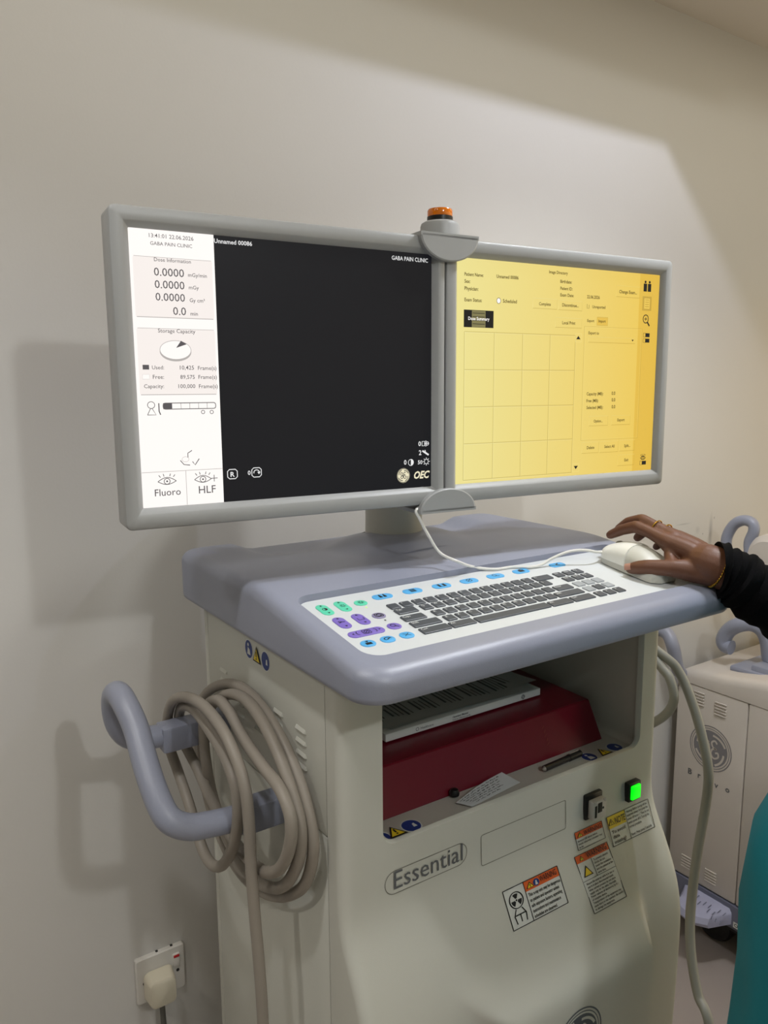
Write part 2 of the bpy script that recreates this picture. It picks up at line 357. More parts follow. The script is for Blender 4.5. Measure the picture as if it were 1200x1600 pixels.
key(0.5065, 0.5380, 0.7190, 'Caps'); row(0.5585, 0.7185, list("ASDFGHJKL;'")); key(0.7565, 0.7865, 0.7165, 'Enter')
key(0.5065, 0.5470, 0.7010, 'Shift'); row(0.5620, 0.7000, list('ZXCVBNM,./')); key(0.7405, 0.7880, 0.6985, 'Shift')
key(0.5065, 0.5465, 0.6825, 'Ctrl'); key(0.5490, 0.5840, 0.6820, 'Alt'); key(0.5870, 0.7065, 0.6805, ''); key(0.7095, 0.7465, 0.6798, 'Alt'); key(0.7500, 0.7885, 0.6795, 'Ctrl')
NX = [0.8030, 0.8221, 0.8412]
for y, nm_, gr in [(0.7545, ['Ins', 'Hm', 'Pg'], (0, 0, 0)), (0.7365, ['Del', 'End', 'Pg'], (0, 0, 0)), (0.7170, ['', '', ''], (1, 1, 1)), (0.6985, ['', '^', ''], (1, 0, 1)), (0.6790, ['<', 'v', '>'], (0, 0, 0))]:
    for x, s_, g in zip(NX, nm_, gr): key(x-G/2, x+G/2, y, s_, bool(g))
def button(cx, cy, hw, hh, m, icon, r=None):
    r = r or min(hw, hh)*.98; k = Ink(panf); out = rrect(cx-hw, cy-hh, cx+hw, cy+hh, r, 6, 1); inn = rrect(cx-hw+.0007, cy-hh+.0007, cx+hw-.0007, cy+hh-.0007, r-.0006, 6, 1)
    k.mb.loft([[panf(a, b, 0) for a, b in out], [panf(a, b, 2.5) for a, b in out], [panf(a, b, 3.6) for a, b in inn]], cap0=False)
    icon(k, cx, cy); k.build('button', [m, M_black], kbd)
L_ = 4.4; s_ = 0.0011
def ic_people(k, x, y):
    for dx in (-.0035, .003): k.poly(ell(x+dx, y+.0032, .0013, .0013, 10), 1, L_); k.poly([(x+dx-.0022, y-.004), (x+dx+.0022, y-.004), (x+dx+.0016, y+.0018), (x+dx-.0016, y+.0018)], 1, L_)
def ic_grid(k, x, y):
    for j in range(4): k.rect(x-.0045, y-.0042+j*.0022, x+.0045, y-.0029+j*.0022, 1, L_)
def ic_book(k, x, y):
    k.rect(x-.006, y-.004, x-.0022, y+.004, 1, L_); k.rect(x+.0022, y-.004, x+.006, y+.004, 1, L_); k.line([(x-.0022, y-.0035), (x+.0022, y-.0035)], s_, 1, lift=L_)
def ic_lines(k, x, y):
    k.ring(x, y, .0042, .0036, .0009, 1, lift=L_); k.line([(x-.0045, y-.004), (x+.0045, y+.004)], .0009, 1, lift=L_)
def ic_mag(k, x, y): k.ring(x-.0012, y+.001, .003, .003, .0009, 1, lift=L_); k.line([(x+.001, y-.0012), (x+.0045, y-.004)], .0014, 1, lift=L_)
def ic_cam(k, x, y): k.rect(x-.005, y-.0035, x+.005, y+.0025, 1, L_); k.rect(x-.002, y+.0025, x+.002, y+.0045, 1, L_)
def ic_run(k, x, y): k.line([(x-.004, y-.002), (x, y+.001), (x+.004, y+.004)], .0016, 1, lift=L_); k.line([(x-.002, y+.003), (x+.002, y-.004)], .0012, 1, lift=L_)
def ic_swirl(k, x, y): k.line([(x+.0045*math.cos(t*.5), y+.003*math.sin(t*.5)) for t in range(9)], .0011, 1, lift=L_); k.line([(x-.002, y-.002), (x+.003, y+.001)], .0012, 1, lift=L_)
def ic_flip(k, x, y): k.line([(x-.004, y-.003), (x+.004, y+.003), (x+.004, y-.003), (x-.004, y+.003)], .0009, 1, True, lift=L_)
def ic_disk(k, x, y): k.rect(x-.004, y-.004, x+.004, y+.0005, 1, L_); k.poly([(x-.002, y+.0045), (x+.002, y+.0045), (x, y+.001)], 1, L_)
for (px, py), ic in zip([(597.5, 932.5), (644.5, 923.8), (690, 915.8), (733, 908), (774, 900.5), (814, 893), (870.5, 883)], [ic_people, ic_grid, ic_book, ic_lines, ic_mag, ic_cam, ic_run]):
    x, y = panxy(px, py); button(x, y, .0145, .0070, M_lightblue, ic)
def updown(core):
    def f(k, x, y):
        for q in (1, -1): k.poly([(x-.0018, y+q*.0092), (x+.0018, y+q*.0092), (x, y+q*.0122)][::q], 1, L_)
        core(k, x, y)
    return f
def c_half(k, x, y): k.ring(x, y, .003, .003, .0008, 1, lift=L_); k.poly([(x, y-.003)]+[(x+.003*math.cos(R(a)), y+.003*math.sin(R(a))) for a in range(-90, 91, 20)], 1, L_)
def c_sun(k, x, y):
    k.ring(x, y, .0022, .0022, .0007, 1, lift=L_)
    for a in range(0, 360, 45): k.line([(x+.003*math.cos(R(a)), y+.003*math.sin(R(a))), (x+.0041*math.cos(R(a)), y+.0041*math.sin(R(a)))], .0007, 1, lift=L_)
def c_bone(k, x, y): k.line([(x-.004, y-.001), (x, y+.001), (x+.004, y)], .0013, 1, lift=L_); k.ring(x-.002, y+.002, .0015, .0015, .0007, 1, lift=L_)
def c_frame(k, x, y): k.line([(x-.004, y+.002), (x-.004, y-.003), (x+.004, y-.003), (x+.004, y+.002)], .0008, 1, lift=L_)
def c_rot(k, x, y):
    k.line(rrect(x-.005, y-.0045, x+.005, y+.0045, .002, 3, 1), .0008, 1, True, lift=L_); k.ring(x, y, .003, .003, .0008, 1, lift=L_); k.line([(x-.003, y-.003), (x+.003, y+.003)], .0008, 1, lift=L_)
    for q in (1, -1): k.line([(x+q*(.010+.003*math.cos(R(a))), y+.0045*math.sin(R(a))) for a in range(-70, 71, 20)], .0008, 1, lift=L_); k.poly([(x+q*.0165, y+.0016), (x+q*.0165, y-.0016), (x+q*.0192, y)][::q], 1, L_)
button(.4362, .7800, .0075, .0150, M_teal, updown(c_half)); button(.4614, .7808, .0075, .0150, M_teal, updown(c_sun)); button(.4872, .7812, .0085, .0075, M_teal, c_sun)
button(.4362, .7405, .0075, .0150, M_purple, updown(c_bone)); button(.4617, .7405, .0075, .0150, M_purple, updown(c_frame)); button(.4868, .7403, .0085, .0075, M_mauve, c_rot.__class__ and (lambda k, x, y: (k.line(rrect(x-.005, y-.004, x+.005, y+.004, .002, 3, 1), .001, 1, True, lift=L_), k.ring(x, y, .0028, .0028, .0012, 1, lift=L_))))
button(.4488, .7078, .0235, .0076, M_purple, c_rot); button(.4870, .7085, .0088, .0076, M_purple, ic_mag)
button(.4352, .6833, .0090, .0074, M_lightblue, ic_disk); button(.4608, .6830, .0090, .0074, M_lightblue, ic_swirl); button(.4866, .6829, .0090, .0074, M_lightblue, ic_flip)
for (px, py), mm_ in [((572.5, 949.5), M_led), ((602, 969.5), M_black), ((660, 960), M_black)]:
    k = Ink(panf); x, y = panxy(px, py); k.poly(ell(x, y, .0012, .0012, 10), 0, 2); k.build('indicator_light', mm_, kbd)

# cabinet shell behind the fascia
CX0, CX1, CYF, CYS, CYB = 0.410, 0.978, 0.705, 0.737, 1.100
NXa, NXb, NZa, NZb, NYB = 0.467, 0.936, 0.9635, 1.168, 1.07
mb = MB()
mb.box((CX0, CYS+.0015, 0.980), (CX0+.012, CYB, 1.191), 0.0015); side_up = mb.build('side_panel', M_cab, cart)
mb = MB(); mb.box((CX0, CYS+.0015, 0.12), (CX0+.012, CYB, 0.9785), 0.0015); mb.build('side_panel', M_cab, cart)
mb = MB(); mb.box((CX1-.012, CYS+.0015, 0.12), (CX1, CYB, 1.191), 0.0015); mb.build('side_panel', M_cab, cart)
mb = MB(); mb.box((CX0, CYB+.0015, 0.12), (CX1, CYB+.016, 1.191), 0.003); mb.build('back_panel', M_cab, cart)
mb = MB(); mb.box((CX0+.006, CYS-.01, 0.13), (CX1-.006, CYB-.002, NZa-.03), 0.0); mb.box((CX0+.006, NYB+.012, .9), (CX1-.006, CYB-.002, 1.188), 0); mb.box((CX0+.006, CYS-.01, NZa-.03), (NXa-.012, CYB-.003, 1.188), 0); mb.box((NXb+.012, CYS-.01, NZa-.03), (CX1-.006, CYB-.003, 1.188), 0); mb.box((CX0+.01, CYS-.01, NZb+.004), (CX1-.01, CYB-.003, 1.1895), 0)
mb.build('inner_frame', M_groove, cart)
for x in (CX0+.06, CX1-.06):
    for y in (.72, 1.05):
        m = MB(); m.lathe([(.001, -.016), (.046, -.016), (.050, -.010), (.050, .010), (.046, .016), (.001, .016)], (x, y, .050), 'x', 24); m.box((x-.02, y-.022, .085), (x+.02, y+.022, .135), .004); m.build('caster_wheel', M_switchblk, cart)
# vents pressed into the side panel
for col, y in enumerate([1.041, 0.983, 0.921, 0.860, 0.798]):
    for r_ in range(4):
        z = 1.0925-r_*0.0157
        m = MB(); prof = [(-.0125, .0), (-.010, .0030), (.010, .0030), (.0125, 0)]
        m.loft([[Vector((CX0+.0005-a*.0032, y-.0135+b, z-.0024+c)) for a, b, c in [(0, 0, 0), (1, .002, .0012), (1, .025, .0012), (0, .027, 0)]], [Vector((CX0+.0005-a*.0032, y-.0135+b, z+.0024+c)) for a, b, c in [(0, 0, 0), (.25, .002, 0), (.25, .025, 0), (0, .027, 0)]]], smooth=False)
        m.build('vent_louvre', M_cab, cart)
# fascia profile (Y against Z)
PROF = [(1.191, .705), (.905, .705), (.880, .7035), (.8565, .6965), (.8126, .673), (.772, .6545), (.742, .6455), (.715, .6415), (.69, .640), (.60, .641), (.45, .646), (.30, .652), (.12, .660)]
def yprof(z):
    for (z0, y0), (z1, y1) in zip(PROF, PROF[1:]):
        if z >= z1: return y0+(y1-y0)*(z0-z)/(z0-z1)
    return PROF[-1][1]
def ysm(z): return sum(yprof(z+d*.012)*w for d, w in ((-1.5, .15), (-.75, .22), (0, .26), (.75, .22), (1.5, .15))) if z < 0.93 else .705
def yfas(x, z):
    xl = 0.60 if z < .70 else 0.60-0.9*(z-.70)
    b = sstep(xl-.012, xl+.012, x)*(1-sstep(.874, .890, x))*(1-sstep(.700, .782, z)) if z < .79 else 0
    return ysm(z)-0.022*b
FR = 0.015
HX0, HX1, HZ0 = NXa-.02, NXb+.02, NZa-.016
xs = sorted(set([CX0+FR+(CX1-CX0-2*FR)*i/72 for i in range(73)]+[HX0, HX1])); xs = [x for i, x in enumerate(xs) if i == 0 or x-xs[i-1] > 1e-5]
zs = sorted(set([0.12+i*0.0085 for i in range(98)]+[HZ0, 0.952]), reverse=True); zs = [1.191]+[z for z in zs if z < .953 and (z <= HZ0 or z >= HZ0)]
zs = sorted(set([1.191, HZ0]+[0.12+i*0.0085 for i in range(98) if 0.12+i*.0085 < HZ0-.002]), reverse=True)
mb = MB(); vs = []; nc = 0
for z in zs:
    rowp = [(CX0, CYS)]
    y = yfas(CX0+FR, z)
    rowp += [(CX0+FR-FR*math.cos(R(a)), y+FR-FR*math.sin(R(a))) for a in range(0, 90, 15)]
    rowp += [(x, yfas(x, z)) for x in xs]
    y = yfas(CX1-FR, z)
    rowp += [(CX1-FR+FR*math.sin(R(a)), y+FR-FR*math.cos(R(a))) for a in range(15, 91, 15)]
    rowp += [(CX1, CYS)]
    nc = len(rowp); vs += [(x, y, z) for x, y in rowp]
i0 = 7+xs.index(HX0); i1 = 7+xs.index(HX1); fs = []
for j in range(len(zs)-1):
    for i in range(nc-1):
        if zs[j+1] >= HZ0-1e-6 and i0 <= i < i1: continue
        fs.append([j*nc+i, j*nc+i+1, (j+1)*nc+i+1, (j+1)*nc+i])
mb.add(vs, fs)
# niche: rounded mouth, lip and inner shell
def nring(x0, z0, x1, z1, r, y): return [Vector((x, y, z)) for x, z in rrect(x0, z0, x1, z1, r, 6, 6)]
def squared(ring):
    out = []
    for p in ring:
        dx = min(abs(p.x-NXa), abs(p.x-NXb)); cx, cz = (NXa+NXb)/2, (NZa+NZb)/2; q = p.copy()
        rx = (p.x-cx)/((NXb-NXa)/2); rz = (p.z-cz)/((NZb-NZa)/2); m = max(abs(rx), abs(rz))
        q.x = HX0+(HX1-HX0)*(rx/m+1)/2; q.z = HZ0+(1.191-HZ0)*(rz/m+1)/2; out.append(q)
    for X in (HX0, HX1):
        for Z in (HZ0, 1.191):
            q = min(out, key=lambda p: (p.x-X)**2+(p.z-Z)**2); q.x = X; q.z = Z
    return out
nr = nring(NXa, NZa, NXb, NZb, 0.018, CYF)
mb.loft([squared(nr), nr, nring(NXa+.001, NZa+.001, NXb-.001, NZb-.001, .018, CYF+.0015), nring(NXa+.0025, NZa+.002, NXb-.0025, NZb-.002, .018, CYF+.006), nring(NXa+.003, NZa-.0015, NXb-.003, NZb, .018, CYF+.0085), nring(NXa-.002, NZa-.0030, NXb+.002, NZb, .012, CYF+.012), nring(NXa-.002, NZa-.0030, NXb+.002, NZb, .012, NYB)], cap0=False, cap1=True)
fascia = mb.build('front_fascia', M_cab, cart, autosmooth=45)
NF = NZa-.0030     # niche floor
# printing on the fascia: 2-D frame is (x, z)
def fasf(x, z, lift): return Vector((x, yfas(x, z)-0.00035*lift, z))
def fasxz(px, py):
    d = ray(px, py); lo, hi = 0.5/d.y, 0.75/d.y
    for _ in range(40):
        m = (lo+hi)/2; p = CAM+d*m
        if p.y < yfas(p.x, p.z): lo = m
        else: hi = m
    p = CAM+d*lo; return (p.x, p.z)
def patch(corners):
    """maps u,v in 0..1 (v up from the bottom edge) onto a sticker given by its TL, TR, BR, BL pixels"""
    TL, TR, BR, BL = [Vector(fasxz(*c)) for c in corners]
    # keep the sticker a true rectangle: average its sides
    c = (TL+TR+BR+BL)/4; e = ((TR-TL)+(BR-BL))/2; f = ((TL-BL)+(TR-BR))/2
    W = e.length
    ds = 1.0
    def fn(u, v, lift):
        p = c+e*(u-.5)+f*(v-.5); return fasf(p.x, p.y, lift)
    asp = f.length*1.25/W if c.y < .85 else f.length/W
    return fn, W, f.length
LW, LK, LO, LY, LN = 0, 1, 2, 3, 4
LM = [M_labelw, M_black, M_orange, M_yellow, M_navy]
def para(k, lines, x0, x1, ytop, ybot, fill=.64, bold=0.02):
    n = len(lines); st = (ytop-ybot)/n; longest = max(glyphs(l)[2] for l in lines)
    for i, l in enumerate(lines):
        vs, fs, w = glyphs(l, bold); kx = (x1-x0)/longest; y = ytop-(i+.85)*st
        k.mb.add([k.fn(x0+x*kx, y+yy*st*fill/.72, 3.5) for x, yy in vs], fs, LK, False)
def border(k, w=.012, wy=None):
    k.line([(0, 0), (1, 0)], wy or w, LK); k.line([(0, 1), (1, 1)], wy or w, LK); k.line([(0, 0), (0, 1)], w, LK); k.line([(1, 0), (1, 1)], w, LK)
def tri(k, cx, cy, s, asp=1.0, mark=True):
    k.poly([(cx-s*asp, cy-s*.75), (cx+s*asp, cy-s*.75), (cx, cy+s)], LK, 3); k.poly([(cx-s*.74*asp, cy-s*.58), (cx+s*.74*asp, cy-s*.58), (cx, cy+s*.68)], LY, 4)
    if mark: k.rect(cx-.1*s*asp, cy-.15*s, cx+.1*s*asp, cy+.4*s, LK, 5); k.rect(cx-.1*s*asp, cy-.45*s, cx+.1*s*asp, cy-.28*s, LK, 5)
# radiation warning
fn, W, H = patch([(784.5, 1393.7), (869.2, 1352.1), (887.2, 1410), (802, 1454.3)])
k = Ink(fn); k.grid(0, 0, 1, 1, LW, 8, 8, .5); border(k, .014, .022); k.line([(.36, 0), (.36, 1)], .012, LK); k.grid(.36, .74, 1, 1, LO, 8, 8, 2)
tri(k, .46, .86, .09, .8); k.poly(ell(.575, .865, .055, .09), LN, 4); k.poly(ell(.575, .90, .014, .022), LW, 5); k.poly([(.55, .81), (.60, .81), (.585, .88), (.56, .88)], LW, 5)
k.text('WARNING', (.64, .815), (.95, .815), LK, 1.5*W/H, .01)
para(k, ['This x-ray unit may be dangerous', 'to patient and operator unless', 'safe exposure factors, operating', 'instructions and maintenance', 'schedules are observed.'], .39, .975, .72, .03)
cx, cy, rx, ry = .18, .66, .115, .20
k.ring(cx, cy, rx, ry, .022, LK)
for a in (90, 210, 330): k.poly([(cx, cy)]+[(cx+rx*.8*math.cos(R(a+d)), cy+ry*.8*math.sin(R(a+d))) for d in range(-30, 31, 10)], LK, 1.4)
k.poly(ell(cx, cy, rx*.22, ry*.22, 12), LW, 1.6); k.poly(ell(cx, cy, rx*.13, ry*.13, 12), LK, 1.8)
for s in (1, -1): k.line([(cx+s*.05, .46), (cx+s*.10, .30), (cx+s*.085, .10)], .018, LK); 
k.line([(cx-.09, .31), (cx+.09, .31)], .03, LK); k.line([(cx, .30), (cx, .12)], .016, LK)
k.build('warning_label', LM, cart, 'radiation warning sticker with a trefoil and an orange heading')
# tall electric warning
fn, W, H = patch([(896.5, 1339.3), (947.4, 1314.8), (978.2, 1400), (928.5, 1427.5)])
k = Ink(fn); k.grid(0, 0, 1, 1, LW, 6, 10); border(k, .02, .01); k.grid(0, .87, 1, 1, LO, 8, 8, 2); tri(k, .17, .935, .05, 1.3); k.text('WARNING', (.32, .90), (.93, .90), LK, 1.15*W/H, .01)
k.line([(0, .56), (1, .56)], .008, LK); k.line([(.42, .56), (.42, .87)], .016, LK); tri(k, .20, .70, .105, 1.35, False)
k.line([(.22, .75), (.17, .70), (.23, .70), (.18, .64)], .02, LK, lift=2.4)
para(k, ['To prevent electric', 'shock, do not', 'touch the connector', 'and the patient at the', 'same time.'], .46, .96, .86, .58)
para(k, ['Ensure the external cable is in use or', 'put in in place disconnected touch', 'when current product do not share', 'supply only for the cable. Normally', 'Power restores all disclosures by 4.1', 'of complete device.', 'Transportation of the equipment may', 'cause injury to the operator. Be careful', 'to damage the equipment.'], .06, .95, .54, .03)
k.build('warning_label', LM, cart, 'tall electric shock warning sticker under the USB socket')
fn, W, H = patch([(896.5, 1301.5), (939.2, 1282.1), (945, 1308.5), (903.5, 1328.8)])
k = Ink(fn); k.grid(0, 0, 1, 1, LW, 6, 4); border(k, .02, .03); k.grid(0, .60, 1, 1, LO, 8, 8, 2); tri(k, .17, .78, .15, .7); k.text('WARNING', (.30, .67), (.95, .67), LK, 1.1*W/H, .01)
para(k, ['Remove USB device before', 'transit, otherwise connector may', 'be hit.'], .05, .92, .56, .05)
k.build('warning_label', LM, cart, 'small warning sticker directly below the USB socket')
fn, W, H = patch([(946.7, 1277), (1011.3, 1248.3), (1022.5, 1291), (958.3, 1323.2)])
k = Ink(fn); k.grid(0, 0, 1, 1, LW, 6, 4); border(k, .014, .02); k.line([(.42, 0), (.42, 1)], .012, LK); k.grid(0, .56, .42, 1, LY, 8, 8, 2); tri(k, .085, .77, .13, .55, True); k.text('NOTE', (.17, .66), (.405, .66), LK, 1.5*W/H, .01)
para(k, ['To avoid', 'data', 'missing!'], .05, .36, .53, .04)
para(k, ['Warning: Before turning off the', 'equipment always first press the', 'power off button 1. Then do not', 'switch power off 2. Turn by the', 'normal procedure.', ' ', 'Reset : Press power 3 seconds.'], .45, .97, .96, .05)
k.build('note_label', LM, cart, 'white note sticker with a yellow corner below the green switch')
# name badge and blank badge recess
def frame_line(k, pts, w, mi=0): k.line(pts, w, mi, True)
a = Vector(fasxz(601.5, 1389)); b = Vector(fasxz(729, 1330))
za, xa, xb_ = a.y, a.x, b.x
zc = (Vector(fasxz(612, 1381)).y+Vector(fasxz(718, 1334)).y)/2
k = Ink(fasf); hb = .0148
k.line(rrect(xa, zc-hb, xb_, zc+hb, hb-.0005, 8, 1), .0011, 0, True, 1.0)
t0 = fasxz(615, 1396); t1 = fasxz(722, 1347); k.text('Essential', (t0[0], zc-.0085), (t1[0], zc-.0085), 1, 1.05)
k.build('name_badge', [M_groove, M_darkgrey], cart)
c = [Vector(fasxz(*p)) for p in [(752, 1304), (884, 1251), (883.5, 1293), (752, 1355)]]
x0, x1 = (c[0].x+c[3].x)/2, (c[1].x+c[2].x)/2; z1, z0 = (c[0].y+c[1].y)/2, (c[2].y+c[3].y)/2
k = Ink(fasf); k.line(rrect(x0, z0, x1, z1, .003, 4, 1), .0010, 0, True, 1.0); k.build('blank_nameplate', [M_groove], cart)
# round emblem low on the fascia
k = Ink(fasf); ex, ez = fasxz(906, 1578); ez -= .0435; monogram(k, ex, ez, .0395, 0, 1); k.ring(ex, ez, .0435, .0435, .0022, 0, 40); k.build('round_emblem', [mat('emblem_slate', (84, 90, 98), .4), M_cab], cart)
# green mains switch
def fbox(name, corners, depth, m, bev, parent):
    pp = [Vector(fasxz(*q)) for q in corners]; x0, x1 = min(p.x for p in pp), max(p.x for p in pp); z0, z1 = min(p.y for p in pp), max(p.y for p in pp); y = yfas((x0+x1)/2, (z0+z1)/2)
    b = MB(); b.box((x0, y-depth, z0), (x1, y+.002, z1), bev); return b.build(name, m, parent), (x0, x1, z0, z1, y)
sx, sz = fasxz(985, 1233); yy = CYF
mb = MB(); mb.box((sx-.0135, yy-.009, sz-.0150), (sx+.0135, yy+.002, sz+.0150), .0015); sw = mb.build('power_switch', M_switchblk, cart)
mb = MB(); mb.box((sx-.0098, yy-.0125, sz-.0110), (sx+.0098, yy-.006, sz+.0110), .0015); mb.build('lit_rocker', M_green, sw)
ux, uz = fasxz(924, 1256)
mb = MB(); mb.box((ux-.0175, yy-.006, uz-.0190), (ux+.0175, yy+.002, uz+.0190), .002); us = mb.build('usb_socket', M_switchblk, cart)
mb = MB(); mb.box((ux-.013, yy-.016, uz-.0165), (ux+.0150, yy-.005, uz+.0120), .002)
mb.box((ux-.004, yy-.0165, uz-.006), (ux+.005, yy-.0155, uz+.009), .0004, mi=1); mb.box((ux+.006, yy-.0168, uz-.002), (ux+.0085, yy-.0155, uz+.001), .0003, mi=1); mb.box((ux-.010, yy-.0168, uz-.012), (ux-.006, yy-.0155, uz+.006), .0003, mi=1)
for s in (-.009, .009): mb.lathe([(.0025, 0), (.0025, .003), (.001, .0035)], (ux+s, yy-.016, uz+.0125), 'y', 10)
mb.build('hinged_cover', [mat('clear_cover', (206, 204, 200), .2), M_dark], us)
# round and triangular safety signs
def signs(name, fn, cs, r, asp, label):
    k = Ink(fn); (ax, ay), (bx, by), (cx, cy) = cs
    for x, y in (cs[0], cs[2]): k.poly(ell(x, y, r*asp*1.12, r*1.12, 24), LW, .6); k.poly(ell(x, y, r*asp, r, 24), LN, 1)
    k.poly(ell(ax-.1*r, ay+.5*r, .2*r*asp, .2*r, 10), LW, 1.5); k.poly([(ax-.4*r*asp, ay-.6*r), (ax+.5*r*asp, ay-.6*r), (ax+.3*r*asp, ay), (ax-.2*r*asp, ay+.25*r)], LW, 1.5)
    k.poly([(cx+.1*r*asp, cy-.35*r), (cx+.55*r*asp, cy-.35*r), (cx+.45*r*asp, cy+.3*r), (cx+.2*r*asp, cy+.2*r)], LW, 1.5)
    tri(k, bx, by, r*1.05, asp); k.build(name, LM, cart, label)
def sidef(y, z, lift): return Vector((CX0-0.0004*lift, -y, z))
signs('safety_sticker', sidef, [(-.9469, 1.1524), (-.9200, 1.1510), (-.8943, 1.1505)], .0125, .95, 'blue and yellow safety signs on the side panel under the desk edge')
def floorf(x, y, lift): return Vector((x, y, NF+.0003*lift))
signs('safety_sticker', floorf, [(.4780, .7265), (.5000, .7275), (.5250, .7285)], .0125, 1.0, 'blue and yellow safety signs at the left end of the shelf floor')
signs('safety_sticker', floorf, [(.8500, .7275), (.8790, .7260), (.9060, .7275)], .0115, 1.0, 'blue and yellow safety signs at the right end of the shelf floor')
# side handles
def handle(sgn, name='side_handle'):
    def X(x): return x if sgn > 0 else 2*XC-x
    pts = [(.398, .868, .9590), (.345, .868, .9620), (.315, .868, .9650), (.288, .867, .9710), (.266, .870, .986), (.258, .888, 1.007), (.255, .922, 1.041), (.255, .955, 1.074), (.251, .982, 1.097), (.249, 1.008, 1.105), (.2485, 1.030, 1.095), (.250, 1.041, 1.069), (.256, 1.043, 1.043), (.272, 1.042, 1.024), (.305, 1.042, 1.017), (.345, 1.042, 1.014), (.398, 1.042, 1.010)]
    m = MB(); m.tube(smooth_path([(X(x), y, z) for x, y, z in pts], 5), .0162, 18); h = m.build(name, M_blue, cart)
    for y, z, xo in ((.868, .960, .352), (1.042, 1.0125, .310)):
        m = MB(); a, b = sorted((X(xo), X(CX0+.004))); m.box((a, y-.0178, z-.0182), (b, y+.0178, z+.0190), .004); m.build('mounting_arm', M_blue, h)
handle(1); handle(-1)
# monitor column and bracket
mb = MB(); mb.lathe([(.0500, 1.250), (.0500, 1.268), (.0460, 1.2695), (.0455, 1.30), (.0455, 1.600), (.030, 1.61)], (XC, 1.010, 0), n=40); mb.build('monitor_column', mat('column_cream', (196, 194, 184), .4), cart)
mb = MB(); mb.lathe([(.052, 1.262), (.058, 1.2655), (.0545, 1.2705), (.0480, 1.2715)], (XC, 1.010, 0), n=40, caps=False); mb.build('column_collar', M_dark, cart)
YW = R(-5.2); ux_ = Vector((math.cos(YW), math.sin(YW), 0)); nx_ = Vector((math.sin(YW), -math.cos(YW), 0))   # along the screens, and out to the viewer
LT = Vector((.2349, .8707, 1.6976)); MW, MH = 0.4244, 0.3525; RT = LT+ux_*(MW+.0012)
mb = MB(); mx = Matrix.Translation((.690, .915, 1.5))@Matrix.Rotation(YW, 4, 'Z'); mb.box((-.10, -.018, -.06), (.10, .03, .06), .006, mx=mx); mb.box((-.03, -.02, -.165), (.03, .0, .19), .004, mx=mx); mb.box((-.03, .02, -.05), (.03, .075, .05), .006, mx=mx); mb.build('mounting_bracket', M_bez, cart)
BC = RT-ux_*.0006+nx_*.0035
def halfdisc(zc, sgn, dx):
    m = MB(); r = .0450; pts = [(r*math.cos(R(a)), sgn*(.0325 if sgn < 0 else .030)/.045*r*math.sin(R(a))) for a in range(0, 181, 6)]
    a = [BC+ux_*(p[0]+dx)+Vector((0, 0, zc-BC.z+p[1])) for p in pts]; b = [p-nx_*.004 for p in a]; c = [p+nx_*.003 for p in a]
    cin = [BC+ux_*(p[0]*.95+dx)+Vector((0, 0, zc-BC.z+p[1]*.95))+nx_*.0042 for p in pts]
    m.loft([b, c, cin], smooth=False); e0 = BC+ux_*(-r+dx)+Vector((0, 0, zc-BC.z)); e1 = BC+ux_*(r+dx)+Vector((0, 0, zc-BC.z))
    z0 = zc-.0025; q = [e0+nx_*.0042, e1+nx_*.0042, e1-nx_*.060, e0-nx_*.060]
    m.loft([[Vector((p.x, p.y, z0)) for p in q], [Vector((p.x, p.y, z0+.005)) for p in q]], smooth=False)
    return m.build('half_round_clamp', M_bez, cart)
halfdisc(1.6985, -1, .0015); halfdisc(1.3365, 1, .0015)
# ------------------------------------------------------------------ monitors
SU0, SU1, SV0, SV1 = .0215, .0210, .0225, .0245
def monitor(T, label, SU1=.0210):
    t = empty('monitor', T+ux_*MW/2-Vector((0, 0, MH))-nx_*.02, label, 'monitor', 'twin workstation monitors')
    def Q(u, v, d): return T+ux_*u-Vector((0, 0, v))-nx_*d
    def rr(i, d, r): return [Q(u, v, d) for u, v in rrect(i, i, MW-i, MH-i, max(r-i, .001), 6, 1)]
    def inn(i, d): return [Q(u, v, d) for u, v in rrect(SU0-i, SV0-i, MW-SU1+i, MH-SV1+i, .0012, 6, 1)]
    m = MB(); r = .008
    m.loft([rr(.012, .047, r), rr(.0025, .046, r), rr(0, .042, r), rr(0, .004, r), rr(.0012, .0012, r), rr(.0035, 0, r), inn(.0075, 0), inn(.0062, .0008), inn(.0008, .0068), inn(0, .0085)], cap0=True, cap1=False)
    m.build('bezel', M_bez, t)
    def fn(u, v, lift): return Q(u, v, .0078-.00012*lift)
    def uv(px, py):
        d = ray(px, py); o = Q(0, 0, .0078); tt = (o-CAM).dot(nx_)/d.dot(nx_); p = CAM+d*tt-o; return (p.dot(ux_), -p.z)
    return t, fn, uv
monL, fL, uvL = monitor(LT, 'left-hand monitor showing a white dose panel beside a black image', .0178)
monR, fR, uvR = monitor(RT, 'right-hand monitor showing a yellow image directory screen')
